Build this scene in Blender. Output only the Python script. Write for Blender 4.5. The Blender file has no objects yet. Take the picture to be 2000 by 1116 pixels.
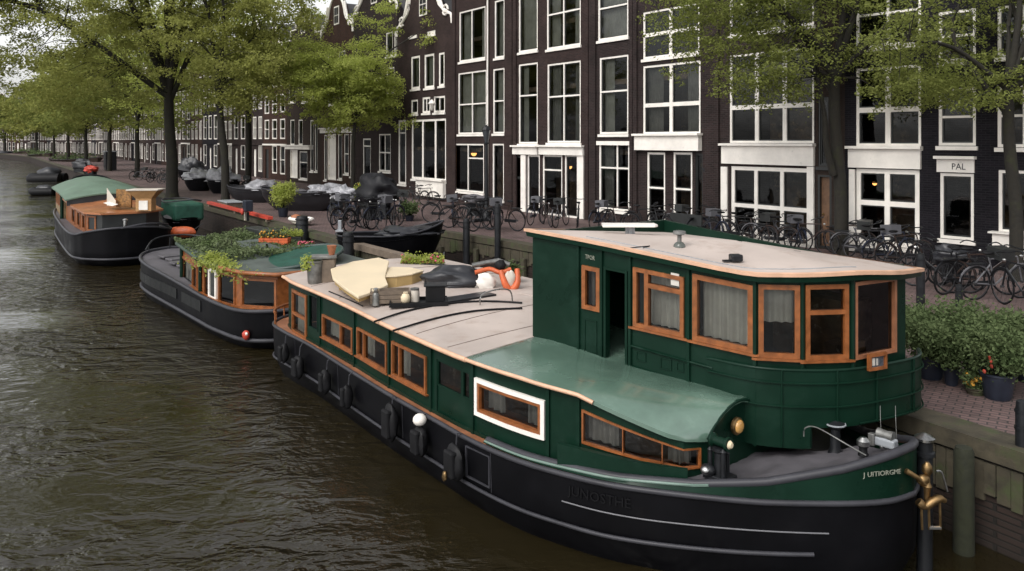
import bpy, bmesh, math, random
import numpy as np
from mathutils import Vector, noise as mn
R = math.radians
rnd = random.Random(7)
scene = bpy.context.scene
COL = scene.collection
# ------------------------------------------------------------------ camera, sky, sun, exposure
F, CZ, HY = 1550.0, 4.9, 275.0      # focal length in photo pixels, eye height over the water, horizon row
cam_d = bpy.data.cameras.new('camera'); cam = bpy.data.objects.new('camera', cam_d); COL.objects.link(cam)
cam.location = (0, 0, CZ); cam.rotation_euler = (R(90), 0, 0)
cam_d.sensor_width = 36; cam_d.lens = 36 * F / 2000; cam_d.shift_y = -283 / 2000
cam_d.clip_start = 0.1; cam_d.clip_end = 3000
scene.camera = cam
w = bpy.data.worlds.new('World'); scene.world = w; w.use_nodes = True
nt = w.node_tree; N = nt.nodes; L = nt.links
bg = N['Background']; bg.inputs['Strength'].default_value = 0.14
sky = N.new('ShaderNodeTexSky'); sky.sky_type = 'NISHITA'; sky.sun_disc = False
sky.sun_elevation = R(48); sky.sun_rotation = R(218); sky.air_density = 1.0; sky.dust_density = 3.0
hs = N.new('ShaderNodeHueSaturation'); hs.inputs['Saturation'].default_value = 0.12
tc = N.new('ShaderNodeTexCoord'); cn = N.new('ShaderNodeTexNoise'); cn.inputs['Scale'].default_value = 2.6; cn.inputs['Detail'].default_value = 6
cr_ = N.new('ShaderNodeValToRGB'); cr_.color_ramp.elements[0].position = .3; cr_.color_ramp.elements[0].color = (.85, .86, .89, 1)
cr_.color_ramp.elements[1].position = .7; cr_.color_ramp.elements[1].color = (1.75, 1.72, 1.68, 1)
mx = N.new('ShaderNodeMix'); mx.data_type = 'RGBA'; mx.blend_type = 'MULTIPLY'; mx.inputs['Factor'].default_value = 1
L.new(sky.outputs[0], hs.inputs['Color']); L.new(tc.outputs['Generated'], cn.inputs['Vector']); L.new(cn.outputs['Fac'], cr_.inputs[0])
L.new(hs.outputs[0], mx.inputs[6]); L.new(cr_.outputs[0], mx.inputs[7]); L.new(mx.outputs[2], bg.inputs['Color'])
sd = bpy.data.lights.new('sun', 'SUN'); sd.energy = 0.7; sd.angle = R(28); sd.color = (1, .96, .9)
so = bpy.data.objects.new('sun', sd); COL.objects.link(so); so.rotation_euler = (R(42), 0, R(-38))
scene.view_settings.view_transform = 'Standard'; scene.view_settings.look = 'None'
scene.view_settings.exposure = 0.46; scene.view_settings.gamma = 1; scene.view_settings.use_curve_mapping = False

# ------------------------------------------------------------------ helpers
def P(x, y, z):            # point at height z seen at photo pixel x, y
    Y = F * (CZ - z) / (y - HY); return ((x - 1000) * Y / F, Y)
def pxm(Y): return F / Y
def cr(pts, n=6):          # smooth curve through points
    out = []; m = len(pts); d = len(pts[0])
    for i in range(m - 1):
        p0 = pts[max(i - 1, 0)]; p1 = pts[i]; p2 = pts[i + 1]; p3 = pts[min(i + 2, m - 1)]
        for k in range(n):
            t = k / n
            out.append(tuple(.5 * (2 * p1[a] + (p2[a] - p0[a]) * t + (2 * p0[a] - 5 * p1[a] + 4 * p2[a] - p3[a]) * t * t + (3 * p1[a] - p0[a] - 3 * p2[a] + p3[a]) * t ** 3) for a in range(d)))
    out.append(tuple(pts[-1])); return out
def lin(tab):
    xs = [a for a, b in tab]; ys = [b for a, b in tab]
    return lambda x: float(np.interp(x, xs, ys))
class MB:
    def __init__(s): s.v = []; s.f = []
    def add(s, vs, fs):
        b = len(s.v); s.v += [tuple(q) for q in vs]; s.f += [tuple(i + b for i in f) for f in fs]
    def box(s, x0, x1, y0, y1, z0, z1):
        s.add([(x0, y0, z0), (x1, y0, z0), (x1, y1, z0), (x0, y1, z0), (x0, y0, z1), (x1, y0, z1), (x1, y1, z1), (x0, y1, z1)],
              [(0, 3, 2, 1), (4, 5, 6, 7), (0, 1, 5, 4), (1, 2, 6, 5), (2, 3, 7, 6), (3, 0, 4, 7)]); return s
    def cbox(s, c, sx, sy, sz, rz=0, rx=0):
        ca, sa = math.cos(rz), math.sin(rz); cx, sxx = math.cos(rx), math.sin(rx); vs = []
        for k in (-1, 1):
            for (i, j) in ((-1, -1), (1, -1), (1, 1), (-1, 1)):
                x, y, z = i * sx / 2, j * sy / 2, k * sz / 2
                y, z = y * cx - z * sxx, y * sxx + z * cx
                vs.append((c[0] + x * ca - y * sa, c[1] + x * sa + y * ca, c[2] + z))
        s.add(vs, [(0, 3, 2, 1), (4, 5, 6, 7), (0, 1, 5, 4), (1, 2, 6, 5), (2, 3, 7, 6), (3, 0, 4, 7)]); return s
    def tube(s, pts, r, n=6, closed=False, caps=True):
        pts = [Vector(p) for p in pts]; m = len(pts); rs = r if isinstance(r, (list, tuple)) else [r] * m
        ref = Vector((0, 0, 1)); vs = []
        for i, p in enumerate(pts):
            a = pts[(i - 1) % m] if (closed or i > 0) else p; b = pts[(i + 1) % m] if (closed or i < m - 1) else p
            d = (b - a); d = d.normalized() if d.length > 1e-9 else Vector((1, 0, 0))
            rf = ref if abs(d.z) < .95 else Vector((1, 0, 0))
            u = d.cross(rf).normalized(); v = u.cross(d).normalized()
            for k in range(n):
                an = 2 * math.pi * k / n + math.pi / n
                vs.append(p + (u * math.cos(an) + v * math.sin(an)) * rs[i])
        fs = []
        for i in range(m if closed else m - 1):
            j = (i + 1) % m
            for k in range(n): fs.append((i * n + k, i * n + (k + 1) % n, j * n + (k + 1) % n, j * n + k))
        if not closed and caps: fs.append(tuple(range(n - 1, -1, -1))); fs.append(tuple((m - 1) * n + k for k in range(n)))
        s.add(vs, fs); return s
    def lathe(s, prof, n=16, c=(0, 0, 0)):       # prof: (r, z)
        vs = []; fs = []
        for r, z in prof:
            for k in range(n): a = 2 * math.pi * k / n; vs.append((c[0] + r * math.cos(a), c[1] + r * math.sin(a), c[2] + z))
        for i in range(len(prof) - 1):
            for k in range(n): fs.append((i * n + k, i * n + (k + 1) % n, (i + 1) * n + (k + 1) % n, (i + 1) * n + k))
        fs.append(tuple(range(n - 1, -1, -1))); fs.append(tuple((len(prof) - 1) * n + k for k in range(n)))
        s.add(vs, fs); return s
    def prism(s, poly, a0, a1, axis='z'):        # polygon extruded along an axis
        n = len(poly)
        mp = {'z': lambda q, h: (q[0], q[1], h), 'y': lambda q, h: (q[0], h, q[1]), 'x': lambda q, h: (h, q[0], q[1])}[axis]
        s.add([mp(q, a0) for q in poly] + [mp(q, a1) for q in poly],
              [tuple(range(n - 1, -1, -1)), tuple(range(n, 2 * n))] + [(i, (i + 1) % n, n + (i + 1) % n, n + i) for i in range(n)]); return s
    def blob(s, c, rx, ry, rz, amp=.12, fr=1.5, seed=0, n=16, m=10, flat=None, rz_=0):
        vs = []; fs = []; ca, sa = math.cos(rz_), math.sin(rz_)
        for i in range(m + 1):
            th = math.pi * i / m
            for k in range(n):
                a = 2 * math.pi * k / n; d = Vector((math.sin(th) * math.cos(a), math.sin(th) * math.sin(a), math.cos(th)))
                q = 1 + amp * mn.noise(d * fr + Vector((seed * 7.3, seed, 0))) + amp * .5 * abs(mn.noise(d * fr * 2.6 + Vector((seed, 3, seed))))
                x, y, z = d.x * rx * q, d.y * ry * q, d.z * rz * q
                if flat is not None: z = max(z, flat)
                vs.append((c[0] + x * ca - y * sa, c[1] + x * sa + y * ca, c[2] + z))
        for i in range(m):
            for k in range(n): fs.append((i * n + k, (i + 1) * n + k, (i + 1) * n + (k + 1) % n, i * n + (k + 1) % n))
        s.add(vs, fs); return s
    def sheet(s, rows):                           # grid of points
        n = len(rows[0]); b = [p for r in rows for p in r]
        s.add(b, [(i * n + k, i * n + k + 1, (i + 1) * n + k + 1, (i + 1) * n + k) for i in range(len(rows) - 1) for k in range(n - 1)]); return s
    def build(s, name, mat, parent=None, smooth=0, bevel=0, recalc=True):
        me = bpy.data.meshes.new(name); me.from_pydata(s.v, [], s.f); me.update()
        if recalc:
            bm = bmesh.new(); bm.from_mesh(me); bmesh.ops.remove_doubles(bm, verts=bm.verts, dist=1e-5)
            bmesh.ops.recalc_face_normals(bm, faces=bm.faces); bm.to_mesh(me); bm.free()
        if smooth:
            me.polygons.foreach_set('use_smooth', [True] * len(me.polygons)); me.set_sharp_from_angle(angle=R(smooth))
        me.materials.append(mat)
        o = bpy.data.objects.new(name, me); COL.objects.link(o)
        if parent: o.parent = parent
        if bevel:
            md = o.modifiers.new('bevel', 'BEVEL'); md.width = bevel; md.segments = 2; md.limit_method = 'ANGLE'
        return o
def tag(o, label=None, cat=None, group=None, kind=None):
    if label: o['label'] = label
    if cat: o['category'] = cat
    if group: o['group'] = group
    if kind: o['kind'] = kind
    return o
def thing(name, label, cat, loc=(0, 0, 0), rz=0, group=None):
    o = bpy.data.objects.new(name, None); COL.objects.link(o); o.location = loc; o.rotation_euler = (0, 0, rz); o.empty_display_size = .2
    return tag(o, label, cat, group)
KIDS = {}
def copy_tree(o, parent=None):
    c = o.copy(); COL.objects.link(c)
    if parent: c.parent = parent
    for ch in o.children: copy_tree(ch, c)
    return c
def dup(o, loc, rz, label, group=None, scale=None):
    c = copy_tree(o); c.location = loc; c.rotation_euler = (0, 0, rz); c['label'] = label
    if group: c['group'] = group
    if scale: c.scale = (scale,) * 3
    return c

# ------------------------------------------------------------------ materials
MT = {}
def mat(name, col, rough=.6, metal=0, nz=(3, .15), bump=None, coat=0, spec=.5, trans=0, emis=0, nz2=None):
    if name in MT: return MT[name]
    m = bpy.data.materials.new(name); m.use_nodes = True; t = m.node_tree; b = t.nodes['Principled BSDF']
    b.inputs['Roughness'].default_value = rough; b.inputs['Metallic'].default_value = metal
    b.inputs['Specular IOR Level'].default_value = spec
    b.inputs['Coat Weight'].default_value = coat; b.inputs['Coat Roughness'].default_value = .12
    tc = t.nodes.new('ShaderNodeTexCoord')
    if nz:
        n = t.nodes.new('ShaderNodeTexNoise'); n.inputs['Scale'].default_value = nz[0]; n.inputs['Detail'].default_value = 5; n.inputs['Roughness'].default_value = .62
        r = t.nodes.new('ShaderNodeMapRange'); r.inputs[1].default_value = .3; r.inputs[2].default_value = .7
        r.inputs[3].default_value = 1 - nz[1]; r.inputs[4].default_value = 1 + nz[1]
        mu = t.nodes.new('ShaderNodeVectorMath'); mu.operation = 'SCALE'; mu.inputs[0].default_value = col[:3]
        t.links.new(tc.outputs['Object'], n.inputs['Vector']); t.links.new(n.outputs['Fac'], r.inputs[0]); t.links.new(r.outputs[0], mu.inputs['Scale'])
        src = mu.outputs[0]
        if nz2:            # patches of a second colour (stains, moss, wear, painted sheen and shaded folds)
            n2 = t.nodes.new('ShaderNodeTexNoise'); n2.inputs['Scale'].default_value = nz2[0]; n2.inputs['Detail'].default_value = 6; n2.inputs['Roughness'].default_value = .7
            r2 = t.nodes.new('ShaderNodeMapRange'); r2.inputs[1].default_value = nz2[2]; r2.inputs[2].default_value = nz2[2] + .12
            r2.inputs[4].default_value = nz2[3] if len(nz2) > 3 else 1
            mxx = t.nodes.new('ShaderNodeMix'); mxx.data_type = 'RGBA'; mxx.inputs[7].default_value = tuple(nz2[1]) + (1,)
            t.links.new(tc.outputs['Object'], n2.inputs['Vector']); t.links.new(n2.outputs['Fac'], r2.inputs[0]); t.links.new(r2.outputs[0], mxx.inputs[0])
            t.links.new(src, mxx.inputs[6]); src = mxx.outputs[2]
        t.links.new(src, b.inputs['Base Color'])
        rr = t.nodes.new('ShaderNodeMapRange'); rr.inputs[1].default_value = .3; rr.inputs[2].default_value = .7
        rr.inputs[3].default_value = max(rough - .1, .02); rr.inputs[4].default_value = min(rough + .1, 1)
        t.links.new(n.outputs['Fac'], rr.inputs[0]); t.links.new(rr.outputs[0], b.inputs['Roughness'])
    else: b.inputs['Base Color'].default_value = tuple(col[:3]) + (1,)
    if bump:
        n3 = t.nodes.new('ShaderNodeTexNoise'); n3.inputs['Scale'].default_value = bump[0]; n3.inputs['Detail'].default_value = 4
        bp = t.nodes.new('ShaderNodeBump'); bp.inputs['Strength'].default_value = bump[1]; bp.inputs['Distance'].default_value = .02
        t.links.new(tc.outputs['Object'], n3.inputs['Vector']); t.links.new(n3.outputs['Fac'], bp.inputs['Height']); t.links.new(bp.outputs[0], b.inputs['Normal'])
    if emis:
        b.inputs['Emission Color'].default_value = tuple(col[:3]) + (1,); b.inputs['Emission Strength'].default_value = emis
    MT[name] = m; return m
def brickmat(name, c1, c2, mortar, bw, bh, wall=True, spec=.3, rough=.8, rot=0, msize=.012, big=.18):
    m = bpy.data.materials.new(name); m.use_nodes = True; t = m.node_tree; b = t.nodes['Principled BSDF']; nn = t.nodes.new; lk = t.links.new
    b.inputs['Roughness'].default_value = rough; b.inputs['Specular IOR Level'].default_value = spec
    tc = nn('ShaderNodeTexCoord'); mp = nn('ShaderNodeMapping'); mp.inputs['Rotation'].default_value = (0, 0, rot)
    if wall:
        sp = nn('ShaderNodeSeparateXYZ'); ad = nn('ShaderNodeMath'); cb = nn('ShaderNodeCombineXYZ')
        lk(tc.outputs['Object'], sp.inputs[0]); lk(sp.outputs[0], ad.inputs[0]); lk(sp.outputs[1], ad.inputs[1]); lk(ad.outputs[0], cb.inputs[0]); lk(sp.outputs[2], cb.inputs[1])
        lk(cb.outputs[0], mp.inputs[0])
    else: lk(tc.outputs['Object'], mp.inputs[0])
    br = nn('ShaderNodeTexBrick'); br.inputs['Scale'].default_value = 1; br.inputs['Brick Width'].default_value = bw; br.inputs['Row Height'].default_value = bh
    br.inputs['Mortar Size'].default_value = msize; br.inputs['Mortar Smooth'].default_value = .4; br.inputs['Bias'].default_value = 0
    br.inputs['Color1'].default_value = c1 + (1,); br.inputs['Color2'].default_value = c2 + (1,); br.inputs['Mortar'].default_value = mortar + (1,)
    lk(mp.outputs[0], br.inputs['Vector'])
    n = nn('ShaderNodeTexNoise'); n.inputs['Scale'].default_value = .9; n.inputs['Detail'].default_value = 7; n.inputs['Roughness'].default_value = .65; lk(tc.outputs['Object'], n.inputs['Vector'])
    r = nn('ShaderNodeMapRange'); r.inputs[1].default_value = .3; r.inputs[2].default_value = .7; r.inputs[3].default_value = 1 - big * 1.5; r.inputs[4].default_value = 1 + big * 1.5; lk(n.outputs['Fac'], r.inputs[0])
    mu = nn('ShaderNodeVectorMath'); mu.operation = 'SCALE'; lk(br.outputs['Color'], mu.inputs[0]); lk(r.outputs[0], mu.inputs['Scale']); lk(mu.outputs[0], b.inputs['Base Color'])
    bp = nn('ShaderNodeBump'); bp.inputs['Strength'].default_value = .6; bp.inputs['Distance'].default_value = .015; bp.invert = True
    lk(br.outputs['Fac'], bp.inputs['Height']); lk(bp.outputs[0], b.inputs['Normal'])
    MT[name] = m; return m
def glassmat(name, tint=(.55, .58, .56), refl=1.0):
    m = bpy.data.materials.new(name); m.use_nodes = True; t = m.node_tree; t.nodes.clear(); nn = t.nodes.new; lk = t.links.new
    o = nn('ShaderNodeOutputMaterial'); mi = nn('ShaderNodeMixShader'); tr = nn('ShaderNodeBsdfTransparent'); gl = nn('ShaderNodeBsdfGlossy')
    fr = nn('ShaderNodeFresnel'); fr.inputs['IOR'].default_value = 1.5; mr = nn('ShaderNodeMapRange'); mr.inputs[1].default_value = 0; mr.inputs[2].default_value = 1
    mr.inputs[3].default_value = .05 * refl; mr.inputs[4].default_value = 1
    tr.inputs[0].default_value = tint + (1,); gl.inputs['Roughness'].default_value = .03; gl.inputs['Color'].default_value = (.40, .41, .42, 1)
    n = nn('ShaderNodeTexNoise'); n.inputs['Scale'].default_value = 1.3; bp = nn('ShaderNodeBump'); bp.inputs['Strength'].default_value = .25; bp.inputs['Distance'].default_value = .02
    tc = nn('ShaderNodeTexCoord'); lk(tc.outputs['Object'], n.inputs['Vector']); lk(n.outputs['Fac'], bp.inputs['Height']); lk(bp.outputs[0], gl.inputs['Normal'])
    lk(fr.outputs[0], mr.inputs[0]); lk(mr.outputs[0], mi.inputs[0]); lk(tr.outputs[0], mi.inputs[1]); lk(gl.outputs[0], mi.inputs[2]); lk(mi.outputs[0], o.inputs[0])
    MT[name] = m; return m
def leafmat(name, c1, c2, tr=.35):
    m = bpy.data.materials.new(name); m.use_nodes = True; t = m.node_tree; t.nodes.clear(); nn = t.nodes.new; lk = t.links.new
    o = nn('ShaderNodeOutputMaterial'); mi = nn('ShaderNodeMixShader'); d = nn('ShaderNodeBsdfDiffuse'); tl = nn('ShaderNodeBsdfTranslucent')
    tc = nn('ShaderNodeTexCoord'); n = nn('ShaderNodeTexNoise'); n.inputs['Scale'].default_value = 2.2; n.inputs['Detail'].default_value = 8; n.inputs['Roughness'].default_value = .8
    r = nn('ShaderNodeValToRGB'); r.color_ramp.elements[0].position = .36; r.color_ramp.elements[0].color = c1 + (1,); r.color_ramp.elements[1].position = .64; r.color_ramp.elements[1].color = c2 + (1,)
    lk(tc.outputs['Object'], n.inputs['Vector']); lk(n.outputs['Fac'], r.inputs[0]); lk(r.outputs[0], d.inputs[0]); lk(r.outputs[0], tl.inputs[0])
    mi.inputs[0].default_value = tr; lk(d.outputs[0], mi.inputs[1]); lk(tl.outputs[0], mi.inputs[2]); lk(mi.outputs[0], o.inputs[0])
    MT[name] = m; return m
WHITE = mat('white_paint', (.80, .76, .70), .5, nz=(1.5, .12), nz2=(5, (.36, .34, .3), .62, .6))
WHITE2 = mat('cream_paint', (.55, .5, .43), .5, nz=(1.5, .12), nz2=(5, (.3, .27, .23), .62, .6))
DARKW = mat('dark_paint', (.02, .022, .022), .4)
CURT = mat('curtain_cloth', (.55, .52, .47), .9, nz=(2, .2))
CURTD = mat('dark_curtain_cloth', (.28, .26, .24), .9, nz=(2, .3))
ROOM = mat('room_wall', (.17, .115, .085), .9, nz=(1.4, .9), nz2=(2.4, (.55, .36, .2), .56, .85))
GLASS = glassmat('window_glass')
GLASSB = glassmat('boat_glass', (.7, .72, .7))
BRICKS = [brickmat('brick_umber', (.034, .0215, .021), (.020, .014, .0138), (.042, .037, .035), .23, .07, spec=.12),
          brickmat('brick_black', (.0145, .0125, .016), (.008, .0075, .010), (.02, .019, .022), .23, .07, spec=.12),
          brickmat('brick_plum', (.041, .0245, .023), (.025, .016, .0155), (.045, .038, .035), .23, .07, spec=.12),
          brickmat('brick_red', (.065, .032, .024), (.045, .025, .02), (.035, .028, .025), .23, .07, spec=.12),
          brickmat('brick_brown', (.044, .03, .024), (.034, .024, .02), (.03, .025, .022), .23, .07, spec=.12)]
TILE = mat('roof_tile', (.05, .048, .05), .7, nz=(2, .3), bump=(12, .5))
ZINC = mat('zinc', (.3, .32, .34), .45, nz=(2, .2))
PAVE = brickmat('paving_brick', (.15, .098, .092), (.11, .076, .072), (.05, .042, .04), .21, .1, wall=False, rough=.72, rot=R(35), msize=.012, big=.22)
QBRICK = brickmat('quay_brick', (.032, .021, .017), (.022, .016, .013), (.014, .012, .010), .24, .08)
MOSS = mat('mossy_timber', (.05, .042, .026), .85, nz=(4, .4), bump=(9, .7), nz2=(1.6, (.045, .055, .02), .5))
PLANK = mat('weathered_plank', (.15, .115, .085), .8, nz=(5, .3), bump=(14, .4))
IRON = mat('black_iron', (.012, .013, .015), .38, spec=.3, nz=(6, .3))
BARK = mat('bark', (.016, .014, .010), .95, nz=(5, .4), bump=(9, 1.0), nz2=(1.2, (.024, .027, .010), .54))
LEAFA = leafmat('elm_leaf', (.23, .25, .055), (.37, .38, .13), .55)
LEAFB = leafmat('dark_elm_leaf', (.15, .18, .045), (.29, .32, .10), .55)
LEAFC = leafmat('bright_leaf', (.34, .40, .08), (.48, .52, .17), .6)
LEAFD = leafmat('shrub_leaf', (.065, .10, .04), (.17, .215, .10), .4)
LEAFE = leafmat('roof_plant_leaf', (.075, .11, .04), (.17, .2, .11), .25)

def text_mesh(name, s, size, mt, parent, M, extr=.004):
    cu = bpy.data.curves.new(name, 'FONT'); cu.body = s; cu.size = size; cu.extrude = extr; cu.resolution_u = 2
    to = bpy.data.objects.new('tmp_text', cu); COL.objects.link(to); bpy.context.view_layer.update()
    me = bpy.data.meshes.new_from_object(to.evaluated_get(bpy.context.evaluated_depsgraph_get())); bpy.data.objects.remove(to); bpy.data.curves.remove(cu)
    me.materials.clear(); me.materials.append(mt)
    vs = [v.co.copy() for v in me.vertices]
    for v, c in zip(me.vertices, vs): v.co = M(c.x, c.y, c.z)
    o = bpy.data.objects.new(name, me); COL.objects.link(o); o.parent = parent; return o

# ------------------------------------------------------------------ surfaces with openings
class Frame:
    def __init__(s, x, y, a): s.x, s.y, s.a = x, y, a; s.c, s.s = math.cos(a), math.sin(a)
    def w(s, p): return (s.x + p[0] * s.c - p[1] * s.s, s.y + p[0] * s.s + p[1] * s.c)
    def l(s, p): dx, dy = p[0] - s.x, p[1] - s.y; return (dx * s.c + dy * s.s, -dx * s.s + dy * s.c)
class Surf:                 # a standing wall along a plan path; t in metres, v from 0 (foot) to 1 (top)
    def __init__(s, path, zb, zt, fr, base=0):
        s.p = [Vector(q[:2]) for q in path]; s.d = [0]
        for i in range(1, len(s.p)): s.d.append(s.d[-1] + (s.p[i] - s.p[i - 1]).length)
        s.L = s.d[-1]; s.zb = zb if callable(zb) else (lambda t: zb); s.zt = zt if callable(zt) else (lambda t: zt); s.fr = fr; s.base = base
    def xy(s, t):
        t = min(max(t, 0), s.L); return Vector((float(np.interp(t, s.d, [q.x for q in s.p])), float(np.interp(t, s.d, [q.y for q in s.p]))))
    def nrm(s, t):
        e = .015; a = s.xy(max(t - e, 0)); b = s.xy(min(t + e, s.L)); d = (b - a).normalized(); return Vector((d.y, -d.x))
    def pt(s, t, v, off=0):
        q = s.xy(t) + s.nrm(t) * off; return (q.x, q.y, s.zb(t) + (s.zt(t) - s.zb(t)) * v)
    def h(s, t): return s.zt(t) - s.zb(t)
    def at_x(s, px):
        best = None; n = 400; pr = None; lo = getattr(s, 'tmin', 0)
        for i in range(n + 1):
            t = lo + (s.L - lo) * i / n; X, Y = s.fr.w(s.xy(t)); x = 1000 + F * X / Y
            if pr is not None and (pr[1] - px) * (x - px) <= 0: return pr[0] + (t - pr[0]) * (px - pr[1]) / (x - pr[1] + 1e-9)
            if best is None or abs(x - px) < best[0]: best = (abs(x - px), t)
            pr = (t, x)
        return best[1]
    def v_at(s, t, py):
        Y = s.fr.w(s.xy(t))[1]; z = CZ - (py - HY) * Y / F - s.base
        return (z - s.zb(t)) / s.h(t)
    def rect(s, xa, xb, ya, yb, ya2=None, yb2=None):      # pixel box -> t0, t1, v0, v1
        t0, t1 = s.at_x(xa), s.at_x(xb)
        ya2 = ya if ya2 is None else ya2; yb2 = yb if yb2 is None else yb2
        vt = (s.v_at(t0, ya) + s.v_at(t1, ya2)) / 2; vb = (s.v_at(t0, yb) + s.v_at(t1, yb2)) / 2
        return (t0, t1, vb, vt)
def gridwall(mb, S, rects, holes, o0, o1, step=1.0, corners=True):
    ts = set(); vs = set()
    for r in rects + holes: ts |= {round(r[0], 4), round(r[1], 4)}; vs |= {round(r[2], 4), round(r[3], 4)}
    lo, hi = min(ts), max(ts)
    if corners: ts |= {round(d, 4) for d in S.d if lo < d < hi}
    ts = sorted(ts); vs = sorted(vs); T = [ts[0]]
    for a, b in zip(ts, ts[1:]):
        if b - a < 2e-3: continue
        k = max(1, int(math.ceil((b - a) / step)))
        T += [a + (b - a) * j / k for j in range(1, k + 1)]
    V = [vs[0]] + [b for a, b in zip(vs, vs[1:]) if b - a > 1e-4]
    nt_, nv = len(T), len(V)
    inn = lambda r, t, v: r[0] < t < r[1] and r[2] < v < r[3]
    sol = [[any(inn(r, (T[i] + T[i + 1]) / 2, (V[j] + V[j + 1]) / 2) for r in rects) and not any(inn(r, (T[i] + T[i + 1]) / 2, (V[j] + V[j + 1]) / 2) for r in holes) for j in range(nv - 1)] for i in range(nt_ - 1)]
    idx = {}; vv = []; ff = []
    def g(i, j, k):
        if (i, j, k) not in idx: idx[(i, j, k)] = len(vv); vv.append(S.pt(T[i], V[j], o0 if k == 0 else o1))
        return idx[(i, j, k)]
    S_ = lambda i, j: 0 <= i < nt_ - 1 and 0 <= j < nv - 1 and sol[i][j]
    for i in range(nt_ - 1):
        for j in range(nv - 1):
            if not sol[i][j]: continue
            ff.append((g(i, j, 0), g(i + 1, j, 0), g(i + 1, j + 1, 0), g(i, j + 1, 0))); ff.append((g(i, j, 1), g(i, j + 1, 1), g(i + 1, j + 1, 1), g(i + 1, j, 1)))
            if not S_(i - 1, j): ff.append((g(i, j, 0), g(i, j + 1, 0), g(i, j + 1, 1), g(i, j, 1)))
            if not S_(i + 1, j): ff.append((g(i + 1, j, 0), g(i + 1, j, 1), g(i + 1, j + 1, 1), g(i + 1, j + 1, 0)))
            if not S_(i, j - 1): ff.append((g(i, j, 0), g(i, j, 1), g(i + 1, j, 1), g(i + 1, j, 0)))
            if not S_(i, j + 1): ff.append((g(i, j + 1, 0), g(i + 1, j + 1, 0), g(i + 1, j + 1, 1), g(i, j + 1, 1)))
    mb.add(vv, ff); return mb
def inset(S, r, m):
    hv = S.h((r[0] + r[1]) / 2); return (r[0] + m, r[1] - m, r[2] + m / hv, r[3] - m / hv)
def window(parent, S, r, fm, fw=.09, cols=(), rows=(), mw=.06, o0=.02, o1=-.08, glass=None, curtain=0, cmat=None, name='window', sill=None, cells=None, sash=None, wave=.05, coff=-.16):
    t0, t1, v0, v1 = r; H = S.h((t0 + t1) / 2); W = t1 - t0; wv = fw / H; mv = mw / H
    R_ = [(t0, t0 + fw, v0, v1), (t1 - fw, t1, v0, v1), (t0, t1, v0, v0 + wv), (t0, t1, v1 - wv, v1)]
    for c in cols: x = t0 + W * c; R_.append((x - mw / 2, x + mw / 2, v0, v1))
    for q in rows:
        y = v0 + (v1 - v0) * (q[0] if isinstance(q, tuple) else q); a, b = (t0 + W * q[1], t0 + W * q[2]) if isinstance(q, tuple) else (t0, t1)
        R_.append((a, b, y - mv / 2, y + mv / 2))
    wo = gridwall(MB(), S, R_, [], o0, o1, step=.6).build(name, fm, parent)
    i = inset(S, r, fw * .6); n = max(1, int((i[1] - i[0]) / .6))
    om = (o0 + o1) / 2
    MB().sheet([[S.pt(i[0] + (i[1] - i[0]) * k / n, v, om) for k in range(n + 1)] for v in (i[2], i[3])]).build('pane', glass or GLASS, wo, recalc=False)
    if sash:                 # thin dark inner sash
        xs = [t0 + fw] + [t0 + W * c for c in cols] + [t1 - fw]; SR = []
        ys = [v0 + wv] + sorted(v0 + (v1 - v0) * q for q in rows if not isinstance(q, tuple)) + [v1 - wv]
        mb = MB(); hm = mw / 2
        for a, b in zip(xs, xs[1:]):
            for c, d in zip(ys, ys[1:]):
                a2 = a + (hm if a > t0 + fw + .01 else 0) + .001; b2 = b - (hm if b < t1 - fw - .01 else 0) - .001; c2 = c + (mv / 2 if c > v0 + wv + .001 else 0); d2 = d - (mv / 2 if d < v1 - wv - .001 else 0)
                gridwall(mb, S, [(a2, b2, c2, d2)], [(a2 + .04, b2 - .04, c2 + .045 / H, d2 - .045 / H)], om + .03, om - .02)
        mb.build('sash', sash, wo)
    if curtain:
        segs = [(0, 1)] if curtain == 1 else ([(0, .28), (.72, 1)] if curtain == 2 else [(0, .35)] if curtain == 3 else [(.6, 1)])
        vlo = i[2] if curtain != 5 else i[2] + (i[3] - i[2]) * .45
        if curtain == 5: segs = [(0, 1)]
        mb = MB(); ph = rnd.random() * 9
        for a, b in segs:
            a, b = i[0] + (i[1] - i[0]) * a, i[0] + (i[1] - i[0]) * b; k = max(6, int((b - a) / .018)); rows_ = []
            for q in range(4):
                v = vlo + (i[3] - vlo) * q / 3
                rows_.append([S.pt(a + (b - a) * j / k, v, coff + wave * .5 * math.sin(j * .95 + ph + .5 * math.sin(j * .37)) * (1.1 - q * .15)) for j in range(k + 1)])
            mb.sheet(rows_)
        mb.build('curtain', cmat or CURT, wo, smooth=80, recalc=False)
    if sill:
        gridwall(MB(), S, [(t0 - .06, t1 + .06, v0 - sill / H, v0 - .001)], [], o0 + (.09 if H > 5 else .02), .002).build('sill', fm, wo)
    return wo
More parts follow.
